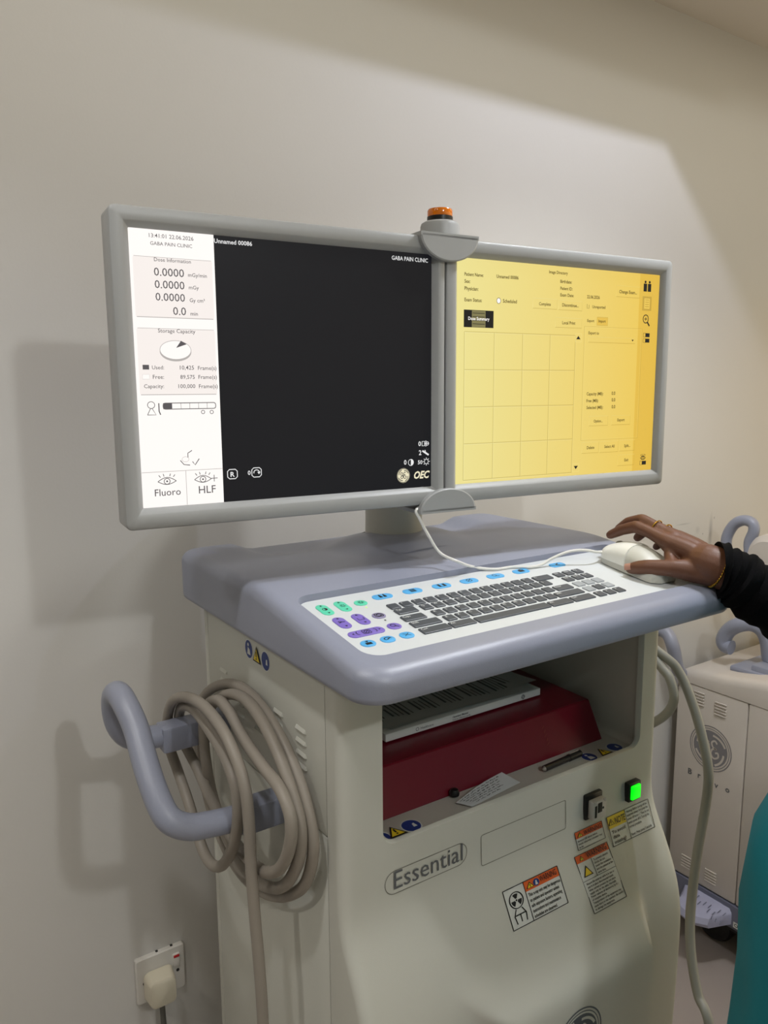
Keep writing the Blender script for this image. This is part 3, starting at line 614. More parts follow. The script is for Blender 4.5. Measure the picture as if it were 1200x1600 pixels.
class Scr(Ink):
    def __init__(s, fn, uv): super().__init__(fn); s.uv = uv
    def T(s, t, a, b, mi, hs=1.0, bold=0.0, shear=0.0, lift=6):
        a = Vector(s.uv(*a)); b = Vector(s.uv(*b)); vs, fs, w = glyphs(t, bold, shear); d = b-a; d.y = 0 if abs(d.y) < .0025 else d.y; k = d.length/w; e = d.normalized(); n = Vector((e.y, -e.x))
        s.mb.add([s.fn(*(a+e*(x*k)+n*(y*k*hs)), lift) for x, y in vs], fs, mi, False)
    def PR(s, x0, y0, x1, y1, mi, w=None, lift=4):
        a = s.uv(x0, y0); b = s.uv(x1, y1)
        if w: s.line([(a[0], a[1]), (b[0], a[1]), (b[0], b[1]), (a[0], b[1])], w, mi, True, lift)
        else: s.rect(a[0], a[1], b[0], b[1], mi, lift)
    def L(s, a, b, w, mi, lift=4, flat=True):
        a = list(s.uv(*a)); b = list(s.uv(*b)); s.line([a, b], w, mi, False, lift)
    def C(s, x, y): return s.uv(x, y)
# left picture
G_blk = glow('screen_black', (27, 27, 31), .8); G_wht = glow('screen_white', (253, 248, 244), .97); G_pan = glow('screen_panel', (249, 241, 236), .93)
G_gry = glow('screen_grey_type', (96, 92, 94), .85); G_lin = glow('screen_line', (196, 190, 186), .8); G_fnt = glow('screen_white_type', (238, 238, 238), .9); G_cream = glow('screen_cream', (240, 232, 200), .9)
mb = MB(); mb.add([fL(SU0-.002, SV0-.002, 0), fL(MW-.0178+.002, SV0-.002, 0), fL(MW-.0178+.002, MH-SV1+.002, 0), fL(SU0-.002, MH-SV1+.002, 0)], [[0, 1, 2, 3]], 0, False)
scrL = mb.build('screen', G_blk, monL)
bx = (uvL(330.5, 365.5)[0]+uvL(354.5, 785.5)[0])/2-.0008
GL_ = [G_blk, G_wht, G_pan, G_gry, G_lin, G_fnt, G_cream]
k = Scr(fL, uvL); B, W_, PN, GY, LI, F_, CR = 0, 1, 2, 3, 4, 5, 6
k.rect(SU0-.001, SV0-.001, bx, MH-SV1+.001, W_, 1.5)
def pan2(y0, y1, x0=206, x1=331):
    a = uvL(x0, y0); b = uvL(x1, y1); u0, u1 = SU0+.003, bx-.003
    k.poly(rrect(u0, a[1], u1, b[1], .002, 4, 1), PN, 3); k.line([(u0+.001, b[1]), (u1-.001, b[1])], .0008, LI, lift=4); k.line([(u0+.001, a[1]), (u1-.001, a[1])], .0005, LI, lift=4)
pan2(399, 499); pan2(512, 616)
for t, a, b in [('13:41:01 22.06.2026', (232.5, 370.5), (302, 375)), ('GABA PAIN CLINIC', (234.5, 382.5), (300, 386)), ('Dose Information', (240.5, 408), (298, 411)), ('0.0000', (240.5, 430.5), (287.5, 432.5)), ('mGy/min', (293.7, 432.5), (323, 434.5)), ('0.0000', (241.7, 450), (288.2, 451.7)), ('mGy', (295, 452), (310.5, 453)), ('0.0000', (243, 469.5), (289, 471.2)), ('Gy cm\u00b2', (296.2, 472), (320, 472.5)), ('0.0', (270.5, 492), (290.7, 493)), ('min', (297.5, 493), (309, 493.5)), ('Storage Capacity', (246.7, 519.5), (305, 521.7)), ('Used:', (237.5, 577), (256.2, 577)), ('10,425', (281, 577.5), (303, 577.5)), ('Frame(s)', (309.2, 578), (338, 578)), ('Free:', (238.7, 592), (256.2, 592)), ('89,575', (281.7, 592), (304.2, 592)), ('Frame(s)', (310, 592), (338.7, 592)), ('Capacity:', (225, 606.5), (256.2, 606.5)), ('100,000', (278.7, 606.5), (305, 606.5)), ('Frame(s)', (310.7, 606.5), (340, 606.5)), ('Fluoro', (242, 775.5), (282.5, 773)), ('HLF', (310.7, 771), (337, 769.5))]: k.T(t, a, b, GY, 1.0, .004)
c = uvL(274.2, 547); k.poly(ell(c[0], c[1]+.0018, .0178, .0108, 32), LI, 4); k.poly(ell(c[0], c[1], .0175, .0104, 32), W_, 5); k.ring(c[0], c[1], .0175, .0104, .0006, LI, lift=5.5)
k.poly([uvL(275, 543.7), uvL(282.5, 532.5), uvL(291.5, 538)], GY, 6)
k.PR(222.5, 570, 233, 577.5, GY); k.PR(222.5, 585, 233.5, 592.5, W_); k.PR(222.5, 585, 233.5, 592.5, LI, .0003)
a = uvL(254.5, 630); b = uvL(337, 638); k.line(rrect(a[0], a[1], b[0], b[1], .0025, 4, 1), .0009, GY, True, 5); d = (b[0]-a[0])/6; k.rect(a[0], a[1], a[0]+d, b[1], GY, 4.5)
for i in range(2, 6): k.line([(a[0]+d*i, a[1]), (a[0]+d*i, b[1])], .0004, GY, lift=5)
for px in (317, 330.5): c = uvL(px, 641.7); k.ring(c[0], c[1]+.0015, .0020, .0020, .0007, GY, 14, 5)
c = uvL(236, 633); k.ring(c[0], c[1], .004, .0038, .0007, GY, 18, 5); k.line([(c[0]-.0045, c[1]+.011), (c[0]-.001, c[1]+.004), (c[0]+.001, c[1]+.004), (c[0]+.005, c[1]+.011), (c[0]-.0045, c[1]+.011)], .0007, GY, lift=5); k.line([(c[0]+.0085, c[1]-.002), (c[0]+.0085, c[1]+.007), (c[0]+.010, c[1]+.011)], .0012, GY, lift=5)
c = uvL(295, 716); k.line([(c[0]+.004, c[1]-.009), (c[0]-.001, c[1]-.006), (c[0]-.001, c[1]-.001)], .0009, GY, lift=5); k.line([(c[0]-.010, c[1]+.002), (c[0]-.006, c[1]+.007), (c[0]+.001, c[1]+.008)], .0009, GY, lift=5); k.line([(c[0]+.004, c[1]+.004), (c[0]+.007, c[1]+.008), (c[0]+.012, c[1]+.001)], .0010, GY, lift=5); k.ring(c[0]-.004, c[1]+.001, .004, .003, .0004, LI, 14, 5)
v = (uvL(233, 737)[1]+uvL(350, 733)[1])/2; k.line([(SU0, v), (bx, v)], .0006, LI, lift=4); um = (SU0+bx)/2+.003; k.line([(um, v), (um, MH-SV1)], .0006, LI, lift=4)
def eye(k, c, w, h, mi, lw=.0008, lift=5):
    up_ = [(c[0]-w+2*w*i/8, c[1]-h*math.sin(math.pi*i/8)) for i in range(9)]; dn = [(c[0]-w+2*w*i/8, c[1]+h*.8*math.sin(math.pi*i/8)) for i in range(9)]
    k.line(up_, lw, mi, lift=lift); k.line(dn, lw, mi, lift=lift); k.ring(c[0], c[1], h*.75, h*.75, lw, mi, 16, lift); k.poly(ell(c[0], c[1], h*.25, h*.25, 8), mi, lift)
    for a in (-50, -20, 20, 50): k.line([(c[0]+w*.9*math.sin(R(a)), c[1]-h*1.3*math.cos(R(a*.7))), (c[0]+w*1.15*math.sin(R(a)), c[1]-h*2.0*math.cos(R(a*.7)))], lw, mi, lift=lift)
eye(k, uvL(261, 752), .0105, .0045, GY); eye(k, uvL(317, 748.7), .0100, .0045, GY); c = uvL(334.5, 747); k.line([(c[0]-.004, c[1]), (c[0]+.004, c[1])], .0008, GY, lift=5); k.line([(c[0], c[1]-.004), (c[0], c[1]+.004)], .0008, GY, lift=5)
k.build('information_panel', GL_, scrL); k = Scr(fL, uvL)
k.T('Unnamed 00086', (334.2, 379.5), (393.7, 385), F_, 1.0, .015); k.T('GABA PAIN CLINIC', (611.7, 405.8), (668, 410.3), F_, 1.15, .008)
k.build('caption', GL_, scrL); k = Scr(fL, uvL)
def octa(c, w, h, lw): k.line([(c[0]-w, c[1]-h*.6), (c[0]-w*.6, c[1]-h), (c[0]+w*.6, c[1]-h), (c[0]+w, c[1]-h*.6), (c[0]+w, c[1]+h*.6), (c[0]+w*.6, c[1]+h), (c[0]-w*.6, c[1]+h), (c[0]-w, c[1]+h*.6)], lw, F_, True, 5)
octa(uvL(363, 740.7), .0060, .0056, .0010); k.T('R', (360, 745), (366.5, 744.4), F_, .95, .02)
octa(uvL(400.7, 738), .0060, .0056, .0010); c = uvL(400.7, 738); k.line([(c[0]+.0035*math.cos(R(a)), c[1]+.0030*math.sin(R(a))) for a in range(-200, 20, 20)], .0010, F_, lift=5); k.poly([(c[0]+.001, c[1]-.0005), (c[0]+.005, c[1]-.0005), (c[0]+.003, c[1]+.0025)], F_, 5); k.T('0', (387, 742), (391.3, 741.7), F_, 1.0, .015)
k.build('status_symbol', GL_, scrL); k = Scr(fL, uvL)
k.T('0', (653.3, 697), (657.3, 696.7), F_, 1.05, .015); k.T('2', (654, 711), (658, 710.7), F_, 1.05, .015); k.T('0', (630.8, 726), (634.8, 725.7), F_, 1.05, .015); k.T('50', (652.5, 725.3), (659.5, 724.8), F_, 1.0, .015)
c = uvL(664, 693); k.line([(c[0]-.005, c[1]-.003), (c[0]-.001, c[1]-.003), (c[0]-.001, c[1]+.003), (c[0]-.005, c[1]+.003)], .0010, F_, True, 5); k.line([(c[0]+.001, c[1]-.004), (c[0]+.001, c[1]+.004)], .0011, F_, lift=5); k.line([(c[0]-.001, c[1]), (c[0]+.006, c[1])], .001, F_, lift=5); k.ring(c[0]+.0033, c[1], .0022, .0024, .0008, F_, 12, 5)
c = uvL(664.5, 707.5); k.line([(c[0]-.005, c[1]-.003), (c[0]+.005, c[1]+.003)], .0024, F_, lift=5); k.line([(c[0]-.001, c[1]-.004), (c[0]+.001, c[1]+.002)], .0012, F_, lift=5)
c = uvL(641.7, 722.5); k.ring(c[0], c[1], .0040, .0042, .0008, F_, 20, 5); k.poly([(c[0], c[1]-.004)]+[(c[0]+.004*math.cos(R(a)), c[1]+.0042*math.sin(R(a))) for a in range(-90, 91, 15)], F_, 5)
c = uvL(665.7, 721); k.ring(c[0], c[1], .0030, .0032, .0008, F_, 18, 5)
for a in range(0, 360, 45): k.line([(c[0]+.004*math.cos(R(a)), c[1]+.004*math.sin(R(a))), (c[0]+.0054*math.cos(R(a)), c[1]+.0054*math.sin(R(a)))], .0010, F_, lift=5)
k.build('status_symbol', GL_, scrL); k = Scr(fL, uvL)
c = uvL(630, 743); monogram(k, c[0], c[1], .0098, CR, B, -1, 5); k.T('OEC', (646.5, 747.8), (671, 745.6), CR, 1.15, .035, .3)
k.build('maker_mark', GL_, scrL)
# right picture
def yellow(name, tl, br, e=0.9):  # the display's viewing-angle colour shift is painted in as a gradient
    m = glow(name, tl, e); nt = m.node_tree; b = nt.nodes['Principled BSDF']; tc = nt.nodes['Texture Coordinate']
    sx = nt.nodes.new('ShaderNodeSeparateXYZ'); nt.links.new(tc.outputs['Object'], sx.inputs[0])
    mr = nt.nodes.new('ShaderNodeMapRange'); mr.inputs[1].default_value = -.19; mr.inputs[2].default_value = .19; nt.links.new(sx.outputs[0], mr.inputs[0])
    def lin(c): return c/12.92 if c <= .04045 else ((c+.055)/1.055)**2.4
    mx = nt.nodes.new('ShaderNodeMix'); mx.data_type = 'RGBA'; mx.inputs[6].default_value = [lin(v/255) for v in tl]+[1]; mx.inputs[7].default_value = [lin(v/255) for v in br]+[1]
    nt.links.new(mr.outputs[0], mx.inputs[0]); nt.links.new(mx.outputs[2], b.inputs['Emission Color']); b.inputs['Base Color'].default_value = (.02, .018, .01, 1); return m
Y_bg = yellow('screen_yellow', (240, 228, 150), (238, 200, 84)); Y_bar = yellow('screen_toolbar', (232, 200, 100), (230, 188, 72)); Y_lin = yellow('screen_yellow_line', (205, 190, 110), (200, 162, 60)); Y_hi = yellow('screen_yellow_light', (248, 240, 180), (246, 216, 110))
Y_txt = glow('screen_dark_type', (104, 88, 34), .7); Y_blk = glow('screen_thumb_black', (40, 38, 36), .6); Y_thumb = glow('screen_thumb', (150, 142, 96), .7)
mb = MB(); mb.add([fR(SU0-.002, SV0-.002, 0), fR(MW-SU1+.002, SV0-.002, 0), fR(MW-SU1+.002, MH-SV1+.002, 0), fR(SU0-.002, MH-SV1+.002, 0)], [[0, 1, 2, 3]], 0, False)
scrR = mb.build('screen', Y_bg, monR)
YL_ = [Y_bg, Y_bar, Y_lin, Y_txt, Y_blk, Y_thumb, Y_hi, G_wht]
k = Scr(fR, uvR); YB, YT, YL, YX, YK, YM, YH, YW_ = 0, 1, 2, 3, 4, 5, 6, 7
kt = Scr(fR, uvR); ut = uvR(1000.5, 430)[0]; kt.rect(ut, SV0-.001, MW-SU1+.001, MH-SV1+.001, YT, 1)
for t, a, b in [('Image Directory', (857.5, 427), (886.7, 429)), ('Patient Name:', (725.3, 430.5), (755, 432.5)), ('Unnamed 00086', (775.3, 434.2), (809.7, 436.6)), ('Sex:', (725.3, 441.7), (734.2, 442.2)), ('Physician:', (725.3, 453), (747, 454.2)), ('Exam Status:', (725.3, 470.5), (752.5, 471.6)), ('Birthdate:', (875, 442), (893, 443.3)), ('Patient ID:', (875, 452.7), (894, 453.9)), ('Exam Date:', (875, 463), (896, 464.2)), ('22.06.2026', (916.7, 466), (936.5, 467.2)), ('Unreported', (925, 481.5), (945.3, 482.4)), ('Scheduled', (785.3, 472.8), (807, 473.8)), ('Complete', (841.7, 476.9), (860, 477.6)), ('Discontinue...', (878, 478.8), (903.7, 479.8)), ('Local Print', (878, 506.5), (898.3, 507.1)), ('Change Exam...', (967, 458), (994.7, 459.2)), ('Export', (917, 503), (928, 503.4)), ('Import', (934.7, 503.7), (945.8, 504)), ('Export to', (919, 522.2), (935.3, 522.6)), ('Capacity (MB):', (916, 617.7), (942, 617.2)), ('0.0', (955, 617), (960.8, 616.9)), ('Free (MB):', (915.8, 628.5), (934.5, 628)), ('0.0', (955, 627.3), (960.8, 627.1)), ('Selected (MB):', (915.8, 639.2), (941.8, 638.5)), ('0.0', (955, 638), (960.8, 637.8)), ('Option...', (927, 660), (941, 659.4)), ('Export', (964, 658.3), (975.3, 657.8)), ('Delete', (916.3, 701.8), (928, 701)), ('Select All', (943.8, 700), (959.5, 699)), ('Split...', (974.7, 698.6), (984.2, 698)), ('Exit', (975, 720.8), (981.3, 720.4))]: k.T(t, a, b, YX, 1.12, .02)
for x0, y0, x1, y1 in [(832.5, 465.5, 869.7, 483.5), (872.5, 469, 909, 486), (867.5, 496, 908.3, 513), (963, 446, 999, 466), (920, 650.5, 949, 664.5), (955, 649.5, 983.7, 663), (908.7, 691.5, 934.7, 707), (936.7, 690, 965, 705.5), (967.5, 688, 990.8, 703.5), (965, 711, 990, 726), (919, 526.5, 991.7, 537)]:
    k.PR(x0, y0, x1, y1, YL, .0007, 4); a = uvR(x0, y0); b = uvR(x1, y1); k.line([(a[0], b[1]), (a[0], a[1]), (b[0], a[1])], .0005, YH, lift=5)
k.PR(932.5, 495.5, 949, 509, YT); k.PR(932.5, 495.5, 949, 509, YL, .0006, 5)
k.PR(913, 510, 995.5, 684, YL, .0007); k.PR(914, 511, 994.5, 683, YH, .0004, 5)
top, bot = uvR(724, 518)[1], uvR(725, 750.5)[1]; xsn = [uvR(724.3, 630)[0], uvR(770.4, 630)[0], uvR(814.3, 630)[0], uvR(856.6, 630)[0], uvR(895.6, 630)[0]]
for x in xsn: k.line([(x, top), (x, bot)], .0009, YL, lift=4); k.line([(x+.001, top), (x+.001, bot)], .0005, YH, lift=4)
for i in range(5): y = top+(bot-top)*i/4; k.line([(xsn[0], y), (xsn[-1], y)], .0009, YL, lift=4); k.line([(xsn[0], y+.001), (xsn[-1], y+.001)], .0005, YH, lift=4)
k0 = k; k = Scr(fR, uvR); k.PR(724.5, 483.6, 770.6, 512.8, YK); k.PR(737, 485, 758, 512, YM, lift=5); k.T('Dose Summary', (731, 499.9), (764, 500.9), YW_, 1.1, .015, 0, 9)
for i in range(4): k.L((738, 489+i*5.6), (757, 490+i*5.6), .0008, YK, 6)
k.build('thumbnail', YL_, scrR); k = k0
c = uvR(778.8, 470); k.poly(ell(c[0], c[1], .0034, .0038, 16), YW_, 5); k.ring(c[0], c[1], .0034, .0038, .0007, YX, 16, 6); c = uvR(918.5, 478.5); k.line([(c[0]-.002, c[1]-.003), (c[0]-.002, c[1]+.003), (c[0]+.002, c[1]+.003), (c[0]+.002, c[1]-.002)], .0006, YX, lift=5)
for px, py, q in [(903.3, 527.5, -1), (899.2, 730.5, 1), (988, 532.3, .55)]: c = uvR(px, py); s = 1 if q > 0 else -1; w = .0042*abs(q); k.poly([(c[0]-w, c[1]-s*w*.6), (c[0]+w, c[1]-s*w*.6), (c[0], c[1]+s*w*.6)], YK, 5)
for px, py in [(903.3, 527.8), (899.2, 730.5)]: c = uvR(px, py); k.line([(c[0]-.006, c[1]-.006), (c[0]+.006, c[1]-.006), (c[0]+.006, c[1]+.006), (c[0]-.006, c[1]+.006)], .0006, YH, True, 5)
c = uvR(1011, 448)
for dx in (-.0042, .0048): kt.poly(ell(c[0]+dx, c[1]-.0068, .0021, .0021, 10), YK, 5); kt.rect(c[0]+dx-.0036, c[1]-.0044, c[0]+dx+.0036, c[1]+.0075, YK, 5)
c = uvR(1010.5, 474.5); kt.rect(c[0]-.0098, c[1]-.0108, c[0]+.0098, c[1]+.0108, YL, 4); kt.rect(c[0]-.0060, c[1]-.0078, c[0]+.0060, c[1]+.0078, YB, 5)
for i in range(4): kt.line([(c[0]-.0042, c[1]-.0055+i*.0034), (c[0]+.0042, c[1]-.0055+i*.0034)], .0012, YL, lift=6)
c = uvR(1008.5, 498.5); kt.ring(c[0], c[1], .0056, .0062, .0014, YK, 22, 5); kt.line([(c[0]+.0035, c[1]+.0045), (c[0]+.0085, c[1]+.0105)], .0026, YK, lift=5); kt.line([(c[0]-.003, c[1]), (c[0]+.003, c[1])], .0011, YK, lift=5); kt.line([(c[0], c[1]-.003), (c[0], c[1]+.003)], .0011, YK, lift=5)
c = uvR(1009.5, 528)
for dy in (-.0042, .0042): kt.rect(c[0]-.0022, c[1]+dy-.0030, c[0]+.0068, c[1]+dy+.0030, YK, 5); kt.line([(c[0]-.0068, c[1]+dy-.003), (c[0]-.0022, c[1]+dy-.003), (c[0]-.0022, c[1]+dy+.003), (c[0]-.0068, c[1]+dy+.003)], .0007, YK, True, 5)
c = uvR(1004, 715.5); eye(kt, c, .0058, .0034, YK, .0009); c = uvR(1004, 723); kt.rect(c[0]-.0022, c[1]-.0030, c[0]+.0068, c[1]+.0030, YK, 5); kt.line([(c[0]-.0068, c[1]-.003), (c[0]-.0022, c[1]-.003), (c[0]-.0022, c[1]+.003), (c[0]-.0068, c[1]+.003)], .0007, YK, True, 5)
kt.build('toolbar', YL_, scrR); k.build('directory_page', YL_, scrR)

# ------------------------------------------------------------------ beacon
bc = Vector((.696, .895, 0)); bz = 1.7005
bea = empty('beacon_lamp', (bc.x, bc.y, bz), 'amber warning beacon on a white collar above the two monitors', 'beacon lamp')
mb = MB(); mb.lathe([(.0275, bz), (.0275, bz+.0240), (.0262, bz+.0280), (.0225, bz+.0305), (.0185, bz+.0312)], (bc.x, bc.y, 0), n=36); mb.build('collar', M_bez, bea)
mb = MB(); mb.lathe([(.0180, bz+.0310), (.0180, bz+.0375), (.0172, bz+.0378)], (bc.x, bc.y, 0), n=32); mb.build('base_ring', M_switchblk, bea)
mb = MB(); mb.lathe([(.0172, bz+.0376), (.0176, bz+.0385), (.0176, bz+.0455), (.0165, bz+.0475), (.0095, bz+.0482)], (bc.x, bc.y, 0), n=32); mb.build('amber_lens', M_amber, bea)

# ------------------------------------------------------------------ mouse
mo = Vector((.934, .722, 0)); mdir = Vector((.01, 1, 0)).normalized(); mside = Vector((mdir.y, -mdir.x, 0))
mouse = empty('computer_mouse', (mo.x, mo.y, zpan(mo.y)), 'white computer mouse under the hand on the keyboard panel', 'mouse')
def mring(t, h0, h1):     # t along the body 0 back .. 1 nose ; section between two heights
    L = .112; y = (t-.5)*L; w = .0305*(1-.10*abs(2*t-.9)**3)*math.sqrt(max(0, 1-max(0, abs(2*t-1)-.72)**2/.085)); return y, w
def mtop(t): return .0120+.0270*math.sin(math.pi*min(1, max(0, .08+.86*t)))**.8
def mpt(y, x, z): p = mo+mdir*y+mside*x; return Vector((p.x, p.y, zpan(p.y)+z))
def mbody(t0, t1, zf0, zf1, inset=0.0, n=14, top=False):
    rings = []
    for i in range(n+1):
        t = t0+(t1-t0)*i/n; y, w = mring(t, 0, 0); w -= inset; hb, ht = zf0(t), zf1(t); ring = []
        for q in range(17):
            a = math.pi*q/16; ring.append(mpt(y, w*math.cos(a)*(1-.0), hb+(ht-hb)*math.sin(a)**.62))
        rings.append(ring)
    return rings
m = MB(); rs = mbody(0.02, .985, lambda t: .0015, lambda t: mtop(t)); m.loft(rs, True, True, True); m.build('body', M_mouse2, mouse)
m = MB(); rs = mbody(.50, .982, lambda t: .0085+.004*(1-t), lambda t: mtop(t)+.0012, -.0006); m.loft(rs, True, True, True); m.build('button_shell', M_mouse, mouse)
m = MB(); c0 = mpt(.034, 0, mtop(.80)-.004); m.lathe([(.004, -.003), (.007, -.0025), (.007, .0025), (.004, .003)], c0, 'x', 16); m.build('scroll_wheel', M_groove, mouse)
def pz(px, py, z): return at(px, py, 'z', z)
cpts = [Vector((.6480, .850, 1.345)), at(651, 796, 'y', .838), at(656, 811, 'y', .836), at(670, 837.5, 'y', .832), at(687.5, 863.8, 'y', .826), pz(715, 877.5, 1.268), pz(740, 886, 1.2535), pz(772.5, 889.5, 1.2480), pz(800, 886, 1.2475), pz(827.5, 886, 1.2465), pz(845, 882.5, 1.2475), pz(860, 873.8, 1.254), pz(882.5, 863.8, 1.262), pz(900, 860, 1.264), pz(917.5, 860, 1.263), pz(932, 862.3, 1.259), mpt(.052, -.006, .012)]
m = MB(); m.tube(smooth_path(cpts, 8), .0021, 10); m.build('mouse_cable', M_wcable, mouse)

# ------------------------------------------------------------------ things on the shelf
m = MB(); x0, x1 = .4800, .912
prof = [(.7575, NF+.0005), (.7860, 1.0145), (.7885, 1.0160), (1.035, 1.0185), (1.04, NF+.0005)]
rb = empty('box_file', ((x0+x1)/2, .9, NF), 'large dark red file box lying on the cart shelf', 'box file')
m.loft([[Vector((x0, y, z)) for y, z in prof], [Vector((x1, y, z)) for y, z in prof]], smooth=False); m.build('box_body', M_red, rb)
k = Ink(lambda x, v, l: Vector((x, .7575+.0285*v-.0004*l, NF+.0005+(1.0145-NF-.0005)*v+.0001*l)))
for i in range(5): k.line([(.800+.002*(i % 2), .30+.1*i), (.806, .36+.1*i)], .0012, 0)
k.build('worn_lettering', [mat('faded_gold', (128, 60, 46), .5)], rb)
def book(name, lo, hi, rotz, m_c, m_p, label, cat, text=None):
    c = Vector(((lo[0]+hi[0])/2, (lo[1]+hi[1])/2, lo[2])); t = empty(name, c, label, cat); mx = Matrix.Translation(c)@Matrix.Rotation(rotz, 4, 'Z')@Matrix.Translation(-c)
    return t, mx
bx0, bx1, by0, by1, bz0, bz1 = .560, .857, .837, 1.030, 1.0190, 1.0305
bk, mx = book('manual', (bx0, by0, bz0), (bx1, by1, bz1), 0, None, None, 'thick white bound manual lying on the red file box', 'book')
m = MB(); m.box((bx0, by0, bz0), (bx1, by1, bz1), .0012); m.build('cover', M_paper2, bk)
k = Ink(lambda x, z, l: Vector((x, by0-.0003*l, z))); k.texth('Healthcare', (bx0+.060, bz0+.0040), .0038, 0); k.build('spine_lettering', [M_ink, M_paper2], bk)
k = Ink(k.fn); k.ring(bx0+.054, bz0+.0058, .0024, .0024, .0007, 0, 14); k.build('spine_mark', [M_ink, M_paper2], bk)
k = Ink(k.fn); k.texth('Operator Manual', (bx0+.118, bz0+.0062), .0030, 0, bold=.02); k.texth('System reference guide', (bx0+.118, bz0+.0022), .0026, 0); k.build('spine_lettering', [M_ink, M_paper2], bk)
k = Ink(k.fn); monogram(k, bx1-.038, bz0+.0058, .0042, 0, 1); k.build('spine_emblem', [M_ink, M_paper2], bk)
def sheet(c, rot, w, h, z, label, rows, curl=0.0, ink=M_ink, group=None):
    t = empty('paper_sheet', (c[0], c[1], z), label, 'paper', group)
    def f(u, v, l):
        x, y = u*w, v*h; X = c[0]+x*math.cos(rot)-y*math.sin(rot); Y = c[1]+x*math.sin(rot)+y*math.cos(rot); return Vector((X, Y, z+curl*max(0, -v-.2)**2+.0012*math.sin(5*u)+.00025*l))
    k = Ink(f); n = 10; vs = [f(-.5+i/n, -.5+j/n, 0) for j in range(n+1) for i in range(n+1)]; fs = [[j*(n+1)+i, j*(n+1)+i+1, (j+1)*(n+1)+i+1, (j+1)*(n+1)+i] for j in range(n) for i in range(n)]
    lo = [p-Vector((0, 0, .0004)) for p in vs]; k.mb.add(vs, fs, 0); k.mb.add(lo, [g[::-1] for g in fs], 0); k.build('leaf', [M_paper], t)
    k = Ink(f)
    for u, v0, v1, wd in rows: k.line([(u, v0), (u, v1)], wd, 0, lift=2)
    k.build('print', [ink], t)
random.seed(3)
def prows(n, s): 
    random.seed(s); return [(-.42+.84*i/n, -.40+.04*random.random(), (-.30+.7*random.random()), .006+.006*(i % 3 == 0)) for i in range(n) if (i % 6) != 5]
sheet((.690, .945), R(-4), .310, .205, 1.0330, 'top printed sheet of the loose pages lying on the manual', prows(34, 5), .02)
sheet((.715, .950), R(3), .297, .200, 1.0316, 'lower printed sheet of the loose pages, its corner showing at the right', prows(30, 8), .03)
# folded handwritten note
q = [at(712, 1256, 'z', NF+.001), at(784, 1208, 'z', NF+.006), at(813, 1224, 'z', NF+.001), at(738, 1262, 'z', NF+.001)]
def nf(u, v, l): return q[0]*(1-u)*(1-v)+q[1]*u*(1-v)+q[2]*u*v+q[3]*(1-u)*v+Vector((0, 0, .004*math.sin(math.pi*u)*(1-v)*.8+.0015+.0003*l))
nt_ = empty('handwritten_note', (q[0]+q[2])/2, 'crumpled paper slip with handwritten lines in front of the red file box', 'note')
k = Ink(nf); k.grid(0, 0, 1, 1, 0, 10, 6, 0); n_ = len(k.mb.v); k.build('slip', [M_paper], nt_)
k = Ink(nf); random.seed(11)
for j in range(6):
    u = .04+.02*j
    while u < .84-.05*j:
        w = .04+.07*random.random(); k.line([(u+w*i/6, .14+.135*j+random.uniform(-.03, .03)) for i in range(7)], .022, 0, lift=2); u += w+.03
k.build('handwriting', [M_black], nt_)
mb = MB(); c = at(710, 1238, 'z', NF+.006); mb.lathe([(.003, 0), (.0065, .002), (.007, .006), (.005, .010), (.002, .011)], (c.x, c.y, NF+.0003), n=18); tag(mb.build('black_cap', M_switchblk), 'small round black cap touching the handwritten note', 'cap')
a, b = at(848, 1202, 'z', NF+.005), at(908, 1176, 'z', NF+.005); d = (b-a)
pen = empty('pen', (a+b)/2-Vector((0, 0, .005)), 'black ballpoint pen lying on the shelf in front of the red box', 'pen')
m = MB(); m.tube([a+d*.04, a+d*.70], .0046, 12); m.build('barrel', M_pen, pen); m = MB(); m.tube([a+d*.66, a+d*.97, a+d*1.0], [.0052, .0052, .003], 12); m.build('pen_cap', M_switchblk, pen)
m = MB(); m.tube([a, a+d*.02, a+d*.045], [.0012, .0028, .0044], 12); m.build('tip', M_metal, pen)
m = MB(); u_ = d.cross(Vector((0, 0, 1))).normalized(); m.tube([a+d*.68+Vector((0, 0, .0062)), a+d*.92+Vector((0, 0, .0062))], .0009, 6); m.build('clip', M_metal, pen)

# ------------------------------------------------------------------ coiled grey cable on the left handle
def C(pts, X0, X1=None):
    X1 = X0 if X1 is None else X1; n = len(pts); return [at(px, py, 'x', X0+(X1-X0)*i/(n-1)) for i, (px, py) in enumerate(pts)]
loops = []
loops += C([(303, 1180), (302, 1130), (320, 1087), (345, 1070), (375, 1073), (407, 1102), (440, 1155), (468, 1220), (486, 1290), (489, 1335), (476, 1382), (446, 1400), (412, 1394), (378, 1366), (350, 1318), (326, 1250)], .396, .390)
loops += C([(315, 1180), (318, 1128), (333, 1100), (357, 1085), (382, 1092), (408, 1124), (434, 1176), (457, 1240), (470, 1296), (466, 1345), (446, 1382), (420, 1386), (392, 1368), (358, 1316), (334, 1250)], .381, .376)
loops += C([(322, 1190), (318, 1140), (322, 1105), (340, 1094), (358, 1112), (378, 1150), (409, 1195), (437, 1232), (454, 1278), (452, 1326), (436, 1358), (414, 1362), (392, 1346), (362, 1308), (330, 1250), (308, 1200)], .366, .360)
loops += C([(283, 1150), (280, 1118), (285, 1104), (300, 1106), (320, 1130), (347, 1174), (366, 1220), (372, 1268), (366, 1316), (352, 1347), (338, 1354), (324, 1342), (312, 1314), (296, 1258), (278, 1205)], .348, .338)
loops += C([(263, 1160), (262, 1122), (270, 1096), (290, 1089), (317, 1102), (346, 1137), (368, 1182), (383, 1232), (389, 1285), (392, 1350), (398, 1430), (405, 1510), (411, 1600), (419, 1720)], .331, .352)
